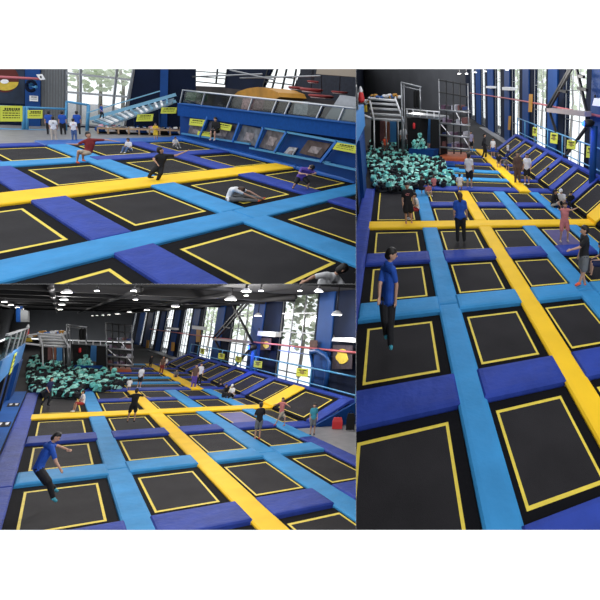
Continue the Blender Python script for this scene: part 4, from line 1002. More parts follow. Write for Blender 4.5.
# ------------------------------------------------------------------ fittings of the two trampoline-court halls
LP = 0.28                                        # lamp brightness
cube_me = {}
def cube_mesh(m):
    if m.name in cube_me: return cube_me[m.name]
    bm = bmesh.new(); bmesh.ops.create_cube(bm, size=1.0); bmesh.ops.bevel(bm, geom=bm.edges[:], offset=.10, segments=2, affect='EDGES')
    me = bpy.data.meshes.new('foam_cube'); bm.to_mesh(me); bm.free(); me.materials.append(m); cube_me[m.name] = me
    return me
def foam_pit(h, poly, n, size, seed, nst):
    rnd = random.Random(seed); V = VIEW[h.k]
    xs = [p[0] for p in poly]; ys = [p[1] for p in poly]
    W_ = [h.px(x, y) for x, y in poly]
    def inside(x, y):
        c = False; j = len(W_) - 1
        for i in range(len(W_)):
            if (W_[i].y > y) != (W_[j].y > y) and x < (W_[j].x - W_[i].x) * (y - W_[i].y) / (W_[j].y - W_[i].y) + W_[i].x: c = not c
            j = i
        return c
    mb = MB(); mb.slab([p + Vector((0, 0, .06)) for p in W_], .3, BFOAM); struct(h, 'floor_foam_pit', mb, W_[0])
    def spot():
        while True:                              # even in the picture, so near and far read alike
            x, y = rnd.uniform(min(xs), max(xs)), rnd.uniform(min(ys), max(ys)); p = h.px(x, y)
            if inside(p.x, p.y): return p
    for i in range(n):
        p = spot(); k = rnd.random(); m = TEAL if k < .34 else TEAL2 if k < .62 else BFOAM
        nm = 'teal' if k < .34 else 'pale teal' if k < .62 else 'black'
        o = bpy.data.objects.new('foam_cube', cube_mesh(m)); C.objects.link(o)
        s = size * rnd.uniform(.85, 1.2)
        o.matrix_world = h.M @ Matrix.Translation(p + Vector((0, 0, .06 + s * rnd.uniform(.35, 1.6)))) @ (Matrix.Rotation(rnd.uniform(0, 3), 4, 'Z') @ Matrix.Rotation(rnd.uniform(0, 3), 4, 'X')) @ Matrix.Diagonal((s, s, s * rnd.choice((1, 1, .6)), 1))
        X_, Y_, _z = h.pix(p); fx = (X_ - min(xs)) / (max(xs) - min(xs)); fy = (Y_ - min(ys)) / (max(ys) - min(ys))
        zone = ('far left', 'left', 'centre', 'right', 'far right')[min(4, int(fx * 5))] + ' ' + ('back', 'upper middle', 'lower middle', 'front')[min(3, int(fy * 4))]
        o['label'] = '%s foam cube, %s of the pit, %s' % (nm, zone, V); o['category'] = 'foam cube'; o['group'] = '%s foam cubes, %s of the pit, %s' % (nm, zone, V); o['hall'] = h.k
    mb = MB()
    for i in range(nst):
        p = spot(); s = size * rnd.uniform(.35, .55); m = (TEAL, TEAL2, BFOAM, BFOAM, BFOAM)[rnd.randrange(5)]
        R_ = Matrix.Rotation(rnd.uniform(0, 3), 3, 'Z') @ Matrix.Rotation(rnd.uniform(0, 3), 3, 'X'); c = p + Vector((0, 0, .1 + s * rnd.uniform(.3, 2.2)))
        v = [c + R_ @ Vector(q) * s for q in ((-1, -1, -1), (1, -1, -1), (1, 1, -1), (-1, 1, -1), (-1, -1, 1), (1, -1, 1), (1, 1, 1), (-1, 1, 1))]
        mb.hexa(v[:4], v[4:], m)
    solo(h, 'foam_pieces', mb, W_[0], 'small teal and black foam pieces filling the pit, %s' % V, 'foam', kind='stuff')
foam_pit(H2, [(367, 160), (373, 188), (380, 193), (412, 194), (427, 186), (448, 190), (456, 184), (440, 158), (410, 156), (404, 140), (372, 140)], 160, .19, 1, 900)
foam_pit(H3, [(26, 372), (30, 392), (42, 398), (76, 399.5), (84, 391), (100, 393), (118, 391), (126, 384), (104, 369), (74, 366), (62, 358), (30, 358)], 140, .27, 2, 1100)

def upplane(h, A, B):
    n = Vector((-(B - A).y, (B - A).x, 0)).normalized()
    if n.dot(h.cam - A) < 0: n = -n
    def f(x, y, off=0): return h.wall(A, B, x, y, off)
    f.n = n; f.A = A; return f
def fq(f, mb, pts, m, off=0, th=.1):
    mb.slab([f(x, y, off) for x, y in pts], th, m, f.n); return mb
def rectq(x0, y0, x1, y1, s=0): return [(x0 + s, y0), (x1 + s, y0), (x1, y1), (x0, y1)]

CLUT = [mat('clutter_%d' % i, c, .7, noise=.3, nscale=3) for i, c in enumerate(((.30, .25, .34), (.10, .05, .09), (.05, .045, .06), (.42, .42, .48), (.16, .07, .07), (.03, .05, .16)))]
def towers(h, T, s, V, vpl):
    """T maps the picture of one hall onto the other; s is the bar size"""
    f = upplane(h, h.P(-4, vpl), h.P(14, vpl))
    g = upplane(h, h.P(-4, vpl + 2.5), h.P(14, vpl + 2.5))
    def tb(name_t, th, pts, r, m, off=0, ff=f, **k):
        mb = MB(); mb.tube([ff(*T(*p), off) for p in pts], r, m, 6); return th.part(name_t, mb, **k)
    # white monkey-bar frame
    t = Thing(h, 'monkey_bar_frame', 'white frame of slanting overhead bars above the foam pit, %s' % V, 'climbing frame', f(*T(372, 150)))
    for i, y in enumerate((98, 102.5, 107.5, 113, 118)):
        tb('bar', t, [(369 + i * .6, y + 1), (396 + i * 1.7, y + 2.5)], s * 2.3, WSTEEL, -i * .25)
    for p, q in (((369, 97), (374, 119)), ((395, 98), (404, 122)), ((360, 104), (372, 98)), ((357, 112), (371, 118))): tb('side_beam', t, [p, q], s * 1.7, WSTEEL)
    for x, y0, y1 in ((374, 118, 150), (386, 120, 150), (403, 118, 152), (398, 120, 151)): tb('post', t, [(x, y0), (x + .5, y1)], s * 1.2, GSTEEL if x > 380 else WSTEEL)
    rnd = random.Random(4)
    for i in range(24):
        x = 359 + i * 1.75; y = 97 + rnd.uniform(-2, 2) + (5 if x < 368 else 0); mb = MB(); p = f(*T(x, y), -.6); r = s * rnd.uniform(1.6, 3.2)
        mb.capsule(p, p + Vector((r * 1.2, 0, r * .3)), r, r * .7, (WSTEEL, mat('toy_blue', (.06, .16, .45), .6), WSTEEL, mat('toy_pink', (.45, .30, .38), .6), mat('toy_blue', (.06, .16, .45), .6), AMBER)[rnd.randrange(6)], 8)
        t.part('padded_roll', mb)
    # backdrop curtains and coloured panels under the frame
    for i, (x0, y0, x1, y1, m, nm) in enumerate(((371, 120, 380, 150, INK, 'black curtain at left'), (380, 121, 384, 141, CLUT[4], 'red-brown'), (384.5, 122, 389, 140, mat('panel_rust', (.25, .09, .05), .7), 'rust coloured'), (390, 119, 396, 142, mat('panel_sky', (.06, .22, .50), .5), 'light blue'), (396.5, 119, 400.5, 150, INK, 'black curtain at right'))):
        a = [g(*T(x, y), 0) for x, y in ((x0, y0), (x1, y0), (x1, y1), (x0, y1))]
        mb = MB(); mb.slab(a, .15, m, g.n); solo(h, 'hanging_panel', mb, a[3], '%s hanging panel under the white frame, %s' % (nm, V), 'panel', 'panels under the bar frame')
    mb = MB(); fq(f, mb, [T(*p) for p in ((362.5, 106), (366, 105), (366.5, 112), (363, 112))], MURY, .3, .1); solo(h, 'yellow_flag', mb, f(*T(363, 112), .3), 'small yellow flag at left end of white frame, %s' % V, 'flag')
    # gate
    t = Thing(h, 'truss_gate', 'tall grey truss gate with two hanging black bags, %s' % V, 'gate', f(*T(402, 150)))
    tb('post', t, [(401.5, 83), (402.5, 152)], s * 1.6, GSTEEL); tb('post', t, [(404, 84), (405, 150)], s, GSTEEL); tb('post', t, [(420, 88), (420.5, 112)], s * 1.5, GSTEEL)
    tb('top_beam', t, [(401, 82.5), (421, 87)], s * 1.5, GSTEEL); tb('top_beam', t, [(401, 86), (421, 90.5)], s, GSTEEL)
    for x in (415.5, 418.6): 
        mb = MB(); mb.capsule(f(*T(x, 92)), f(*T(x, 106)), s * 3.4, s * 3.4, INK, 10); solo(h, 'punch_bag', mb, f(*T(x, 106)), '%s black bag hanging in the truss gate, %s' % ('left' if x < 417 else 'right', V), 'bag')
    # platform with dark boxes, blue slide and small pit
    t = Thing(h, 'platform', 'grey railed platform behind the foam pit, %s' % V, 'platform', f(*T(407, 150)))
    t.part('platform_deck', fq(f, MB(), [T(*p) for p in ((406, 113.5), (440, 117), (440, 120), (406, 116.5))], GSTEEL, 0, 1.2))
    tb('hand_rail', t, [(406, 109), (440, 112)], s, WSTEEL)
    for x in (407, 413, 420, 427, 434, 439): tb('post', t, [(x, 109.5 + (x - 407) * .09), (x, 116 + (x - 407) * .09)], s * .8, WSTEEL)
    t.part('dark_box', fq(f, MB(), [T(*p) for p in ((407, 118), (420.5, 118.5), (419, 149), (407.5, 149))], INK, 0, 1.0))
    t.part('dark_box', fq(f, MB(), [T(*p) for p in ((430.5, 119), (440, 120), (439, 157), (430, 156))], INK, 0, 1.0))
    mb = MB(); fq(g, mb, [T(*p) for p in ((421, 118.5), (432, 118.5), (432, 144), (425, 142))], mat('slide_blue', (.07, .25, .60), .35), .3, .2)
    solo(h, 'slide', mb, g(*T(424, 141)), 'light blue slide between the black boxes, %s' % V, 'slide')
    mb = MB(); fq(f, mb, [T(*p) for p in ((409, 148.5), (434, 150), (433, 159), (408, 158))], BLUE, .6, .8)
    solo(h, 'blue_block', mb, f(*T(409, 158), .6), 'dark blue padded block before the small foam pit, %s' % V, 'block')
    rnd = random.Random(9); 
    for i in range(45):
        x, y = rnd.uniform(412, 426), rnd.uniform(134, 149)
        if x > 418 + (y - 134) * .7 + 4 or x < 418 - (y - 134) * .5 - 1: continue
        o = bpy.data.objects.new('foam_cube', cube_mesh((TEAL, TEAL2)[i % 2])); C.objects.link(o); q = s * 3.6
        o.matrix_world = h.M @ Matrix.Translation(f(*T(x, y), .35 + .3 * rnd.random())) @ Matrix.Rotation(rnd.uniform(0, 3), 4, 'Z') @ Matrix.Rotation(rnd.uniform(0, 3), 4, 'Y') @ Matrix.Diagonal((q, q, q, 1))
        nm = ('teal', 'pale teal')[i % 2]
        zn = ('top', 'middle', 'bottom')[min(2, int((y - 134) / 5))] + ' ' + ('left', 'centre', 'right')[min(2, int((x - 412) / 4.7))]
        o['label'] = '%s foam cube, %s of the small upper pit, %s' % (nm, zn, V); o['category'] = 'foam cube'; o['group'] = '%s foam cubes, %s of small upper pit, %s' % (nm, zn, V); o['hall'] = h.k
    mb = MB(); p = f(*T(414, 128), .3); mb.capsule(p, f(*T(414, 124), .3), s * 2.2, s * 2, RED, 8); solo(h, 'red_bag', mb, p, 'red hanging bag before the left black box, %s' % V, 'bag')
    # scaffold
    t = Thing(h, 'climbing_scaffold', 'grey metal scaffold with shelves, right of the foam pit, %s' % V, 'scaffold', f(*T(440, 158)))
    for x in (440, 447, 454, 461, 469): tb('post', t, [(x - 1, 79 + (x - 440) * .15), (x, 154)], s * 1.1, GSTEEL if x in (440, 469) else STEEL)
    for y in (80, 92): tb('top_beam', t, [(438.5, y), (468.5, y + 5)], s * 1.1, STEEL)
    for y in (110, 123, 135, 147): tb('shelf_beam', t, [(440, y), (470, y + 2.5)], s * 1.7, GSTEEL)
    for y in (110, 123, 135, 147): tb('shelf_beam', t, [(441, y - 2), (470, y + .5)], s * 1.1, GSTEEL, -1.2)
    for p, q in (((440, 123), (450, 135)), ((455, 110), (462, 124)), ((462, 135), (470, 148))): tb('brace', t, [p, q], s * .8, WSTEEL)
    rnd = random.Random(12); k = 0
    for yy in (106, 119.5, 131.5, 143.5):
        for xx in range(5):
            x = 443 + xx * 5.4 + rnd.uniform(-1, 1); w_ = rnd.uniform(1.2, 2.3); hh = rnd.uniform(2.0, 5.5); k += 1
            mb = MB(); fq(f, mb, [T(*p) for p in ((x - w_, yy + 3.5 - hh), (x + w_, yy + 3.5 - hh), (x + w_, yy + 4.2), (x - w_, yy + 4.2))], CLUT[k % 6], -.35, .5)
            solo(h, 'stored_bundle', mb, f(*T(x, yy + 4), -.35), 'stored bundle, %s shelf, %s, grey scaffold, %s' % (('top', 'second', 'third', 'bottom')[(106, 119.5, 131.5, 143.5).index(yy)], ('leftmost', 'second from left', 'middle', 'second from right', 'rightmost')[xx], V), 'bundle', 'bundles on the scaffold shelves')
    a = [T(441, 151.5), T(466, 152.5), T(468, 159), T(440, 158)]
    mb = MB(); mb.slab([h.px(*q, .25) for q in a], .25, ORAN); solo(h, 'orange_mat', mb, h.px(*a[3]), 'orange-red mat at the foot of the scaffold, %s' % V, 'mat')
    for i, (y, m, nm) in enumerate(((162, DBLUE, 'dark blue'), (167, LBLUE, 'light blue'), (173.5, LBLUE, 'light blue nearer'))):
        a = [T(441, y), T(455 + i * 4, y + .6), T(455 + i * 4, y + 3.6), T(439, y + 3)]
        mb = MB(); mb.slab([h.px(*q, .12) for q in a], .12, m); solo(h, 'edge_block', mb, h.px(*a[3]), '%s padded block between foam pit and far field, %s' % (nm, V), 'pad')
T2 = lambda x, y: (x, y)
def T3(x, y):                                    # the same towers as they stand in the lower left hall
    X = 40 + (x - 369) * .905 + (3.5 if 400 < x < 421 else 0) * 0
    return (X, 332 + (y - 97) * .60)
def T3b(x, y):
    # piecewise: keeps the gate, boxes and scaffold where that hall has them
    xs = [(357, 8), (369, 38), (396, 62), (402, 67.5), (420, 86), (430, 96), (440, 107), (469, 132.5)]
    for (a, A_), (b, B_) in zip(xs, xs[1:]):
        if x <= b or b == 469:
            X = A_ + (x - a) * (B_ - A_) / (b - a); break
    ys = [(78, 322), (97, 333), (118, 345), (150, 366), (160, 371), (178, 380)]
    for (a, A_), (b, B_) in zip(ys, ys[1:]):
        if y <= b or b == 178:
            Y = A_ + (y - a) * (B_ - A_) / (b - a); break
    return (X, Y)
towers(H2, T2, .04, VIEW[2], 15)
towers(H3, T3b, .055, VIEW[3], 15)

# left parapet wall and blue walkway
for h in (H2, H3):
    V = VIEW[h.k]
    mb = MB(); mb.slab(quad(h, -4.5, -1.06, -12, 6.6, .03), .08, mat('blue_walkway_vinyl', (.015, .10, .36), .7, spec=.08, noise=.15, nscale=1)); struct(h, 'floor_blue_walkway', mb)
    t = Thing(h, 'mezzanine_wall', 'dark blue wall with light blue parapet band at left edge, %s' % V, 'wall', h.P(-1.95, 6)); dU = .90 if h.k == 2 else 0
    def wv(v0, v1, h0, h1, m, u=-1.95, th=.25):
        u += dU
        a = [h.P(u, v0), h.P(u, v1), h.P(u - th, v1), h.P(u - th, v0)]
        m_ = MB(); lo = [h.P(u, v0, h0), h.P(u, v1, h0)]; hi = [h.P(u, v0, h1), h.P(u, v1, h1)]
        def at(k, z): p = a[k].copy(); p.z = z; return p
        m_.hexa([at(0, lo[0].z), at(1, lo[1].z), at(2, lo[1].z), at(3, lo[0].z)], [at(0, hi[0].z), at(1, hi[1].z), at(2, hi[1].z), at(3, hi[0].z)], m); return m_
    t.part('lower_panel', wv(-2, 6.3 if h.k == 3 else 10, 0, 2.1, DBLUE))
    t.part('parapet_band', wv(-2.5, 6.5 if h.k == 3 else 10, 2.1, 3.05, mat('parapet_light', (.05, .24, .60), .45), -1.85, .4))
    t.part('projecting_bay', wv(4.3, 6.3, 0, 2.1, BLUE, -1.75, .3))
    t.part('black_post', wv(-.6, -.25, 0, 2.1, INK, -1.8, .2))
    t.part('black_post', wv(2.0, 2.2, 0, 2.1, INK, -1.85, .15))
    t = Thing(h, 'glass_railing', 'greenish glass railing on top of left parapet, %s' % V, 'railing', h.P(-1.95, 6))
    t.part('glass_panel', wv(-2.5, 6.4, 3.05, 3.95, glass_mat('green_glass', (.45, .55, .52), .15), -1.95, .03))
    t.part('hand_rail', wv(-2.5, 6.5, 3.95, 4.03, SILVER, -1.9, .1))
    for v in (-1.5, .5, 2.5, 4.5, 6.4): t.part('post', wv(v, v + .1, 3.05, 3.95, SILVER, -1.9, .06))
    if h.k == 3:
        sign(h, [h.P(-1.8, .9, 2.95), h.P(-1.8, 1.75, 2.95), h.P(-1.8, 1.75, 2.0), h.P(-1.8, .9, 2.0)], 'yellow notice on the light blue parapet, %s' % V, lines=3, seed=31)
    else:
        sign(h, [h.P(-1.8, 4.4, 2.95), h.P(-1.8, 5.2, 2.95), h.P(-1.8, 5.2, 2.3), h.P(-1.8, 4.4, 2.3)], 'yellow notice on the light blue parapet, %s' % V, lines=3, seed=31)
    for i, (v, nm) in enumerate(((3.2, 'farthest'), (-.2, 'middle'), (-3.6, 'nearest'))):
        t = Thing(h, 'floor_sign', '%s black floor sign with two white footprints, %s' % (nm, V), 'sign', h.P(-1.4, v), 'footprint signs on the blue walkway')
        m_ = MB(); m_.slab(quad(h, -1.7, -1.12, v - .35, v + .35, .045), .012, INK); t.part('sign_plate', m_)
        for u in (-1.55, -1.27):
            m_ = MB(); c = h.P(u, v - .08, .05); d = (h.P(u, v + .2, .05) - c); m_.capsule(c, c + d, .055, .075, PAPER, 10, flat=.1, fdir=Vector((0, 0, 1))); t.part('footprint', m_)
    # red and white figure far left
    f = upplane(h, h.P(-4, 12), h.P(14, 12))
    cx, y0, y1 = (361.5, 86, 102) if h.k == 2 else (25.6, 324, 335)
    t = Thing(h, 'inflatable', 'small red and white inflatable at the far left, %s' % V, 'inflatable', f(cx, y1)); H_ = f(cx, y0).z - f(cx, y1).z; b = f(cx, y1)
    m_ = MB(); m_.capsule(b + Vector((0, 0, H_ * .15)), b + Vector((0, 0, H_ * .5)), H_ * .22, H_ * .16, RED, 10); t.part('red_body', m_)
    m_ = MB(); m_.capsule(b + Vector((0, 0, H_ * .7)), b + Vector((0, 0, H_ * .9)), H_ * .14, H_ * .08, WSTEEL, 10); m_.capsule(b + Vector((-H_ * .14, 0, H_ * .55)), b + Vector((-H_ * .25, 0, H_ * .1)), H_ * .07, H_ * .07, WSTEEL, 8); t.part('white_top', m_)

# rail signs, red track, steel truss
for h in (H2, H3):
    V = VIEW[h.k]
    f = upplane(h, h.P(16.1, -7), h.P(16.1, 21))
    if h.k == 2: S = ((532.3, 127, 536.5, 136.5), (550, 132.5, 557, 144), (566.5, 140, 575, 149.5), (586, 146, 595.5, 158.5))
    else: S = ((200, 348, 204, 354.5), (218, 353, 224, 359.5), (235, 356, 241, 362.5), (253.5, 360.5, 261.5, 368), (296, 368, 307.5, 377))
    nmz = ('farthest', 'second farthest', 'middle', 'second nearest', 'nearest')
    for i, (x0, y0, x1, y1) in enumerate(S):
        sk = .6
        sign(h, [f(x0 + sk, y0, .05), f(x1 + sk, y0 + 1, .05), f(x1, y1, .05), f(x0, y1 - 1, .05)], 'yellow notice on the light blue railing, %s, %s' % (nmz[i] if h.k == 3 else ('farthest', 'second farthest', 'second nearest', 'nearest')[i], V), lines=2, seed=40 + i, blot=True)
    f = upplane(h, h.P(17.0, -9), h.P(17.0, 34))
    pts = [(470, 93), (505, 98), (540, 104), (570, 110), (606, 117.5)] if h.k == 2 else [(150, 329), (190, 334.5), (230, 339.6), (290, 346), (358, 353)]
    m_ = MB(); m_.tube([f(*p) for p in pts], .05 if h.k == 2 else .07, PINK); solo(h, 'track_rail', m_, f(*pts[0]), 'thin red rail running in front of tall windows, %s' % V, 'rail')
    t = Thing(h, 'steel_truss', 'black diagonal steel truss before the tall windows, %s' % V, 'truss', f(*((565, 156) if h.k == 2 else (234, 366.7))))
    L = [((573, 66), (550, 108)), ((576, 66), (587, 112)), ((571, 66), (546, 110)), ((550, 113), (559, 141)), ((586, 128), (564, 158)), ((579, 76), (584, 77)), ((578, 88), (587, 90)), ((559, 90), (567, 92))] if h.k == 2 else \
        [((248, 303), (217, 338)), ((245, 302), (213, 338)), ((232, 303), (252, 342)), ((215.5, 341), (228, 365)), ((252, 347), (233, 368)), ((236, 315), (243, 316)), ((224, 327), (231, 328))]
    for a, b in L:
        m_ = MB(); m_.bar(f(*a, .3), f(*b, .3), .10 if h.k == 2 else .18, .12, STEEL); t.part('strut', m_)
    a, b = ((549, 110), (588, 114)) if h.k == 2 else ((214, 339), (250, 342.5))
    m_ = MB(); m_.bar(f(*a, .4), f(*b, .4), .28 if h.k == 2 else .3, .2, mat('truss_boom', (.28, .24, .25), .5)); t.part('boom', m_)
    # blue lamp on its blue post
    c = f(*((586.5, 123.5) if h.k == 2 else (251, 347.5)), .9)
    t = Thing(h, 'blue_spotlight', 'blue glowing spotlight beside the steel truss, %s' % V, 'lamp', c)
    r = .10 if h.k == 2 else .16
    m_ = MB(); m_.capsule(c - f.n * r * 1.5, c - f.n * r * .2, r * 1.5, r * 1.6, STEEL, 12); t.part('housing', m_)
    m_ = MB(); m_.ell(c + f.n * r * .9, (r, r, r), BLUEL, 12); t.part('lens', m_)
    ld = bpy.data.lights.new('blue_light', 'POINT'); ld.energy = 60 if h.k == 2 else 150; ld.color = (.1, .2, 1); ld.shadow_soft_size = .1
    lo = bpy.data.objects.new('blue_light', ld); C.objects.link(lo); lo.parent = t.o; lo.location = f.n * .5
    m_ = MB(); p = c.copy(); m_.tube([Vector((p.x, p.y, .0)) - f.n * .3, Vector((p.x, p.y, p.z - r)) - f.n * .3], r * 1.3, BLUE); t.part('post', m_)
    # white blower boxes and murals on the window wall
    fw_ = W2 if h.k == 2 else W3
    fb = upplane(h, h.P(17.5, -10 if h.k == 2 else -14), h.P(17.5, 36))
    BX = (((594, 98), (606, 100), (606, 107), (592, 105.5), 'nearest white blower box on the blue pillar'), ((502, 87), (510, 88), (510, 90.5), (502, 90), 'far white blower box between windows'), ((486, 86), (491, 86.5), (491, 88.5), (486, 88), 'farthest white blower box')) if h.k == 2 else \
         (((333, 337.5), (355, 338), (355.5, 342.5), (331.5, 341), 'nearest white blower box over the yellow mural'), ((258, 331), (275, 332), (275, 337), (257, 335.5), 'white blower box right of the truss'), ((192, 325.5), (202, 327), (202, 330), (192, 329), 'far white blower box between windows'), ((166, 327), (175, 328), (175, 330), (166, 329), 'farthest white blower box'))
    for (a, b, c_, d_, nm) in BX:
        t = Thing(h, 'blower_box', '%s, %s' % (nm, V), 'blower', fb(*d_, .3), 'white blower boxes on the window wall')
        t.part('box_body', fq(fb, MB(), [a, b, c_, d_], WSTEEL, .5, .5))
        m_ = MB(); m_.tube([fb(a[0] + 1, a[1] - 3, .4), fb(a[0] + 1, a[1], .4)], .04, STEEL); m2 = t.part('bracket', m_)
    MU = ((529, 94, 532, 112, AMBER, 'amber'), (508.5, 116, 510.5, 130, AMBER, 'small amber')) if h.k == 2 else ((196.5, 328, 200.5, 342, AMBER, 'amber'), (171.5, 342, 174.5, 351, AMBER, 'small amber'), (146.5, 340, 149, 348, AMBER, 'tiny amber'), (333, 345, 352.5, 369, mat('mural_ground2', (.03, .02, .03), .7, noise=.5), 'dark'), (261, 338, 271, 350, mat('mural_ground3', (.06, .03, .03), .7, noise=.6, nscale=2), 'reddish'), (310, 340, 317, 353, mat('mural_ground4', (.08, .04, .03), .7, noise=.6, nscale=2), 'brown'))
    for (x0, y0, x1, y1, m, nm) in MU:
        t = Thing(h, 'wall_mural', '%s mural panel on the wall between the tall windows, %s' % (nm, V), 'mural', fb(x0, y1, .1))
        t.part('mural_board', fq(fb, MB(), [(x0, y0), (x1, y0 + .3), (x1 - .8, y1), (x0 - .8, y1)], m, .32, .05))
        if nm in ('dark', 'reddish'):
            cx, cy, rx, ry = ((342, 356.5, 6.5, 7.5), (266, 345, 3, 3.5))[nm == 'reddish']
            t.part('yellow_patch', fq(fb, MB(), [(cx + rx * math.cos(i * PI / 8) * (1 if i % 3 else .75), cy + ry * math.sin(i * PI / 8)) for i in range(16)], MURY, .36, .03))
# blue curved stand and bags in the lower left hall
h = H3; V = VIEW[3]
f = upplane(h, h.P(16.6, -9), h.P(16.6, 34))
m_ = MB(); m_.tube([f(*p) for p in ((311, 352), (318, 351), (326, 355), (328.5, 362), (325, 390))], .16, mat('stand_blue', (.01, .06, .22), .4)); m_.tube([f(*p) for p in ((311, 353), (313, 374), (310, 392))], .13, mat('stand_blue', (.01, .06, .22), .4))
solo(h, 'curved_stand', m_, f(325, 390), 'dark blue curved tubular stand behind the railing, %s' % V, 'stand')
for (x, y, w_, hh, m, nm) in ((337, 429, 5.0, 13, RED, 'red'), (350, 430, 4.2, 19, INK, 'black')):
    b = h.px(x, y, .02); T_ = (h.cam - b); T_.z = 0; T_.normalize(); X = Vector((T_.y, -T_.x, 0))
    w = (h.wall(b, b + X, x + w_, y) - b).length; z = h.top(b, y - hh)
    t = Thing(h, 'bag', '%s bag standing on the grey floor at right, %s' % (nm, V), 'bag', b)
    m_ = MB(); lo = [b - X * w, b + X * w, b + X * w - T_ * w, b - X * w - T_ * w]
    cc = sum(lo, Vector()) / 4
    m_.hexa(lo, [cc + (p - cc) * 1.04 + Vector((0, 0, z * .55)) for p in lo], m); m_.hexa([cc + (p - cc) * 1.04 + Vector((0, 0, z * .55)) for p in lo], [cc + (p - cc) * .75 + Vector((0, 0, z * .85)) for p in lo], m); t.part('bag_body', m_)
    m_ = MB(); m_.tube([cc + X * w * .4 * math.cos(i * PI / 6) + Vector((0, 0, z * (.85 + .15 * math.sin(i * PI / 6)))) for i in range(7)], w * .06, INK); t.part('handle', m_)
m_ = MB(); f = upplane(h, h.P(-9, 30), h.P(14, 30)); fq(f, m_, [(16, 306), (20.5, 306), (20.5, 322), (16, 322)], BLUE, 0, .4); struct(h, 'trim_60', m_, f(16, 322))
m_ = MB(); fq(f, m_, [(20.5, 309), (28, 311), (28, 322), (20.5, 322)], MGREY, 0, .3); struct(h, 'trim_61', m_, f(20.5, 322))

# pendant lamps
def pendant(h, x, y, z, wpx, label, power, cord=1.2, base=None):
    if h.k == 3: z = min(z, ZC - .65)
    c = h.px(x, y, z) if base is None else Vector(base)
    if h.k == 3: cord = ZC - c.z
    Y = h.R @ c + h.t; r = max(.09, wpx / 2 / F_PX * Y.z)
    t = Thing(h, 'pendant_lamp', label, 'lamp', c, 'pendant lamps under the ceiling')
    m_ = MB(); m_.lathe(c, [(r, -r * .25), (r * .95, 0), (r * .45, r * .45), (r * .15, r * .55)], WSTEEL, 18); t.part('shade', m_)
    m_ = MB(); m_.lathe(c, [(r * .9, -r * .30), (r * .92, -r * .26)], LAMPW, 18); t.part('diffuser', m_)
    m_ = MB(); m_.tube([c + Vector((0, 0, r * .5)), c + Vector((0, 0, r * .5 + cord))], .03, STEEL); t.part('cord', m_)
    if power:
        ld = bpy.data.lights.new('lamp_light', 'POINT'); ld.energy = power; ld.color = (1, .97, .93); ld.shadow_soft_size = .35
        lo = bpy.data.objects.new('lamp_light', ld); C.objects.link(lo); lo.parent = t.o; lo.location = (0, 0, -r * .5 - .3)
    return t
V = VIEW[3]
nmr = ('nearest of the central row', 'second of the central row', 'third of the central row', 'farthest of the central row')
for i, (x, y, w_) in enumerate(((67, 291.5, 9.5), (64, 299, 7), (62, 304, 5.5), (60.3, 309, 4.5))): pendant(H3, x, y, (7.3, 7.3, 7.0, 6.4)[i], w_, 'white pendant lamp, %s, %s' % (nmr[i], V), (2600, 2200, 2000, 1800)[i] * LP)
for i, (x, y, w_) in enumerate(((4.5, 301.5, 5), (11, 304.5, 4.5), (17.5, 307, 4), (22, 308.5, 3))): pendant(H3, x, y, (7.0, 6.8, 6.6, 6.3)[i], w_, 'white pendant lamp of the left row, %s, %s' % (('nearest', 'second', 'third', 'farthest')[i], V), 900 * LP)
for i, (x, y, w_) in enumerate(((337, 313.5, 11), (258, 315, 7.5), (231, 298.5, 11.5), (175.5, 305.5, 8), (147, 309.5, 5.5), (129.5, 311.5, 4.5), (117.5, 313.5, 4), (109, 314.5, 3), (102.8, 315, 2.6), (97, 315.4, 2.4), (92.6, 315.6, 2.2))):
    pendant(H3, x, y, (5.5, 5.5, 7.2, 7.0, 6.8, 6.5, 6.3, 6.1, 5.9, 5.7, 5.6)[i], w_, 'white pendant lamp of the right row, %s, %s' % (('before the yellow mural', 'right of the truss', 'large one above truss', 'fourth from the right', 'fifth from the right', 'sixth from the right', 'seventh from the right', 'eighth from the right', 'ninth from the right', 'tenth from the right', 'farthest')[i], V), (1500, 1200, 2600, 2200, 1600, 0, 900, 0, 0, 0, 0)[i] * LP)

# extra fill lamps, added over the near court to brighten it
LW = ('far left front', 'front centre', 'left of centre', 'right of centre', 'far right', 'left at the back', 'right at the back', 'farthest')
for i, (x, y) in enumerate(((2.5, -21), (4.0, -21), (1.5, -12), (5, -14), (8, -10), (1, 0), (8, -2), (4, 12))):
    z = min(ZC - .6, H3.top(Vector((x, y, 0)), 290.5))
    pendant(H3, 0, 0, 0, 4.5, 'added white fill lamp close under the ceiling, %s, %s' % (LW[i], VIEW[3]), 1700 * LP, .1, base=(x, y, z))
V = VIEW[2]
for i, (x, y) in enumerate(((416, 68.5), (459, 73.5), (466.5, 73.5), (475, 72), (485, 71), (507, 69.5))):
    pendant(H2, x, y, (6.5, 5.3, 5.3, 5.3, 5.3, 5.4)[i], 2.6, 'small white pendant lamp near the top edge, %s, %s' % (('leftmost', 'second', 'third', 'fourth', 'fifth', 'rightmost')[i], V), (3500, 700, 700, 700, 0, 700)[i] * LP, .6)
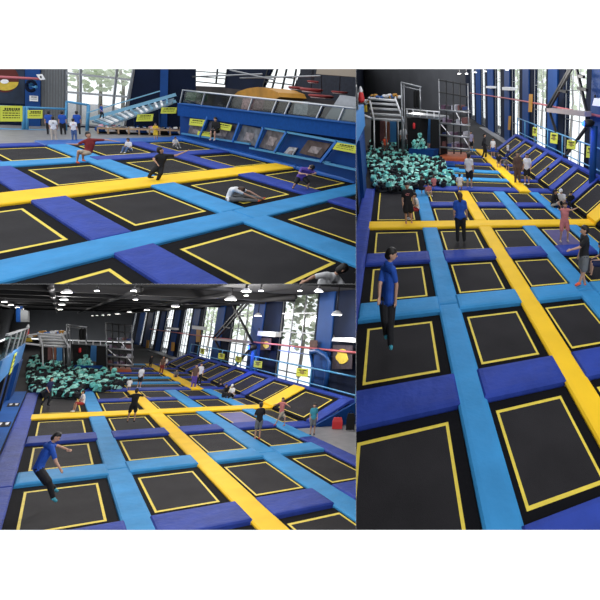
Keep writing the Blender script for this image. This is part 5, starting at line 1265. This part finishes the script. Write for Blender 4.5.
# trees outside the tall windows
def tree(h, c, H_, r, label, n=260, seed=0):
    rnd = random.Random(seed); t = Thing(h, 'tree', label, 'tree', c, 'trees outside the windows')
    m_ = MB(); m_.tube([c, c + Vector((.2, 0, H_ * .35)), c + Vector((-.1, .1, H_ * .7))], r * .05, BARK, 8, r * .02); t.part('trunk', m_)
    for i in range(5):
        a = rnd.uniform(0, 6.3); p = c + Vector((0, 0, H_ * rnd.uniform(.3, .6))); m_.tube([p, p + Vector((math.cos(a) * r * .7, math.sin(a) * r * .7, H_ * .2))], r * .03, BARK, 6, r * .01)
    m_ = MB()
    for i in range(n):
        th, ph, q = rnd.uniform(0, 6.3), rnd.uniform(-1, 1), rnd.random() ** .4
        p = c + Vector((r * q * math.cos(th) * (1 - ph * ph) ** .5, r * q * math.sin(th) * (1 - ph * ph) ** .5, H_ * .62 + H_ * .38 * q * ph))
        R_ = Matrix.Rotation(rnd.uniform(0, 6), 3, 'Z') @ Matrix.Rotation(rnd.uniform(0, 3), 3, 'X'); s = r * rnd.uniform(.05, .11)
        m_.add([p + R_ @ Vector(k) * s for k in ((-1, -.6, 0), (0, -.8, .2), (1, 0, 0), (0, .8, -.2), (-1, .5, 0))], [[0, 1, 2, 3, 4]], LEAF)
    t.part('foliage', m_)
def outside(h, A, B, x, y, dist):
    n = Vector((-(B - A).y, (B - A).x, 0)).normalized()
    if n.dot(h.cam - A) < 0: n = -n
    p = h.wall(A, B, x, y, -dist); return p
for i, (x, nm, d, hh) in enumerate(((300, 'behind the largest window', 5, 10), (318, 'right part of the largest window', 8, 12), (242, 'behind the window with the truss', 6, 10), (205, 'behind the third window from the right', 7, 10))):
    p = outside(H3, H3.P(17.6, -14), H3.P(17.6, 36), x, 360, d); p.z = 0; tree(H3, p, hh, 4.2, 'pale leafy tree outside, %s, %s' % (nm, VIEW[3]), seed=i)
for i, (x, nm, d, hh) in enumerate(((570, 'behind the window with the truss', 4, 9), (541, 'behind the second wide window', 5, 9), (518, 'behind the third wide window', 5, 9))):
    p = outside(H2, H2.P(17.6, -10), H2.P(17.6, 36), x, 130, d); p.z = 0; tree(H2, p, hh, 2.6, 'pale leafy tree outside, %s, %s' % (nm, VIEW[2]), seed=i + 7)
for i, (x, nm, d, hh) in enumerate(((78, 'left part of the tall window', 9, 8), (100, 'middle of the tall window', 12, 9), (122, 'right part of the tall window', 8, 8))):
    p = outside(H1, BA, BB, x, 110, d); p.z = 0; tree(H1, p, hh, 3.6, 'pale leafy tree outside, %s, %s' % (nm, VIEW[1]), seed=i + 17)
# lamps of the upper left hall, hung over the court

# ------------------------------------------------------------------ end: shape the bodies, trim at the partitions, drop what the photo cannot see
bpy.context.view_layer.update()
dg = bpy.context.evaluated_depsgraph_get()
new = {}
for o in list(C.objects):
    if o.type == 'MESH' and o.modifiers:
        new[o] = bpy.data.meshes.new_from_object(o.evaluated_get(dg))
for o, me in new.items():
    o.modifiers.clear(); o.data = me
    for p in me.polygons: p.use_smooth = True
CWI = CAMW.inverted()
def planes(k):                                   # inner side positive, world space, only the partitions between halls
    x0, y0, x1, y1 = RECT[k]; r = []
    def pl(v): r.append(CAMW.to_3x3() @ Vector(v))
    if k in (1, 3): pl((-F_PX, 0, x1 - CX))
    if k == 2: pl((F_PX, 0, -(x0 - CX)))
    if k == 1: pl((0, -F_PX, y1 - CY))
    if k == 3: pl((0, F_PX, -(y0 - CY)))
    return r
O0 = CAMW.translation
dead = []
for o in list(C.objects):
    k = o.get('hall', 0)
    if o.type != 'MESH' or k == 0: continue
    me = o.data; mw = o.matrix_world; x0, y0, x1, y1 = RECT[k]
    co = [mw @ v.co for v in me.vertices]
    cc = [CWI @ p for p in co]
    out = all(p.z < .3 for p in cc) or not co
    for t in (lambda p: p.x * F_PX < (x0 - CX) * p.z, lambda p: p.x * F_PX > (x1 - CX) * p.z, lambda p: p.y * F_PX < (y0 - CY) * p.z, lambda p: p.y * F_PX > (y1 - CY) * p.z):
        out = out or all(t(p) for p in cc)
    if out and o.parent and o.parent.name.startswith('pendant_lamp') and any(c.type == 'LIGHT' for c in o.parent.children): out = False
    if out: dead.append(o); continue
    for n in planes(k):
        dd = [(p - O0).dot(n) for p in co]
        if dd and min(dd) < -1e-6:
            if o.data.users > 1: o.data = o.data.copy()
            bm = bmesh.new(); bm.from_mesh(o.data)
            inv = mw.inverted(); lo = inv @ O0; ln = (mw.to_3x3().transposed() @ n).normalized()
            g = bm.verts[:] + bm.edges[:] + bm.faces[:]
            r = bmesh.ops.bisect_plane(bm, geom=g, dist=1e-5, plane_co=lo, plane_no=ln, clear_inner=True)
            ed = [e for e in r['geom_cut'] if isinstance(e, bmesh.types.BMEdge)]
            try: bmesh.ops.holes_fill(bm, edges=ed)
            except Exception: pass
            bm.to_mesh(o.data); bm.free()
            co = [mw @ v.co for v in o.data.vertices]
    if len(o.data.vertices) < 3: dead.append(o)
dead = set(dead)
for o in list(dead):                             # children of a dropped part go up to their thing
    pass
for o in dead:
    for c in o.children:
        if c not in dead:
            m = c.matrix_world.copy(); c.parent = o.parent; c.matrix_world = m
for o in dead: bpy.data.objects.remove(o)
for _ in range(2):
    for o in list(C.objects):
        if o.type == 'EMPTY' and not o.children: bpy.data.objects.remove(o)
for o in C.objects:
    if 'hall' in o: del o['hall']
for m in list(bpy.data.meshes):
    if m.users == 0: bpy.data.meshes.remove(m)
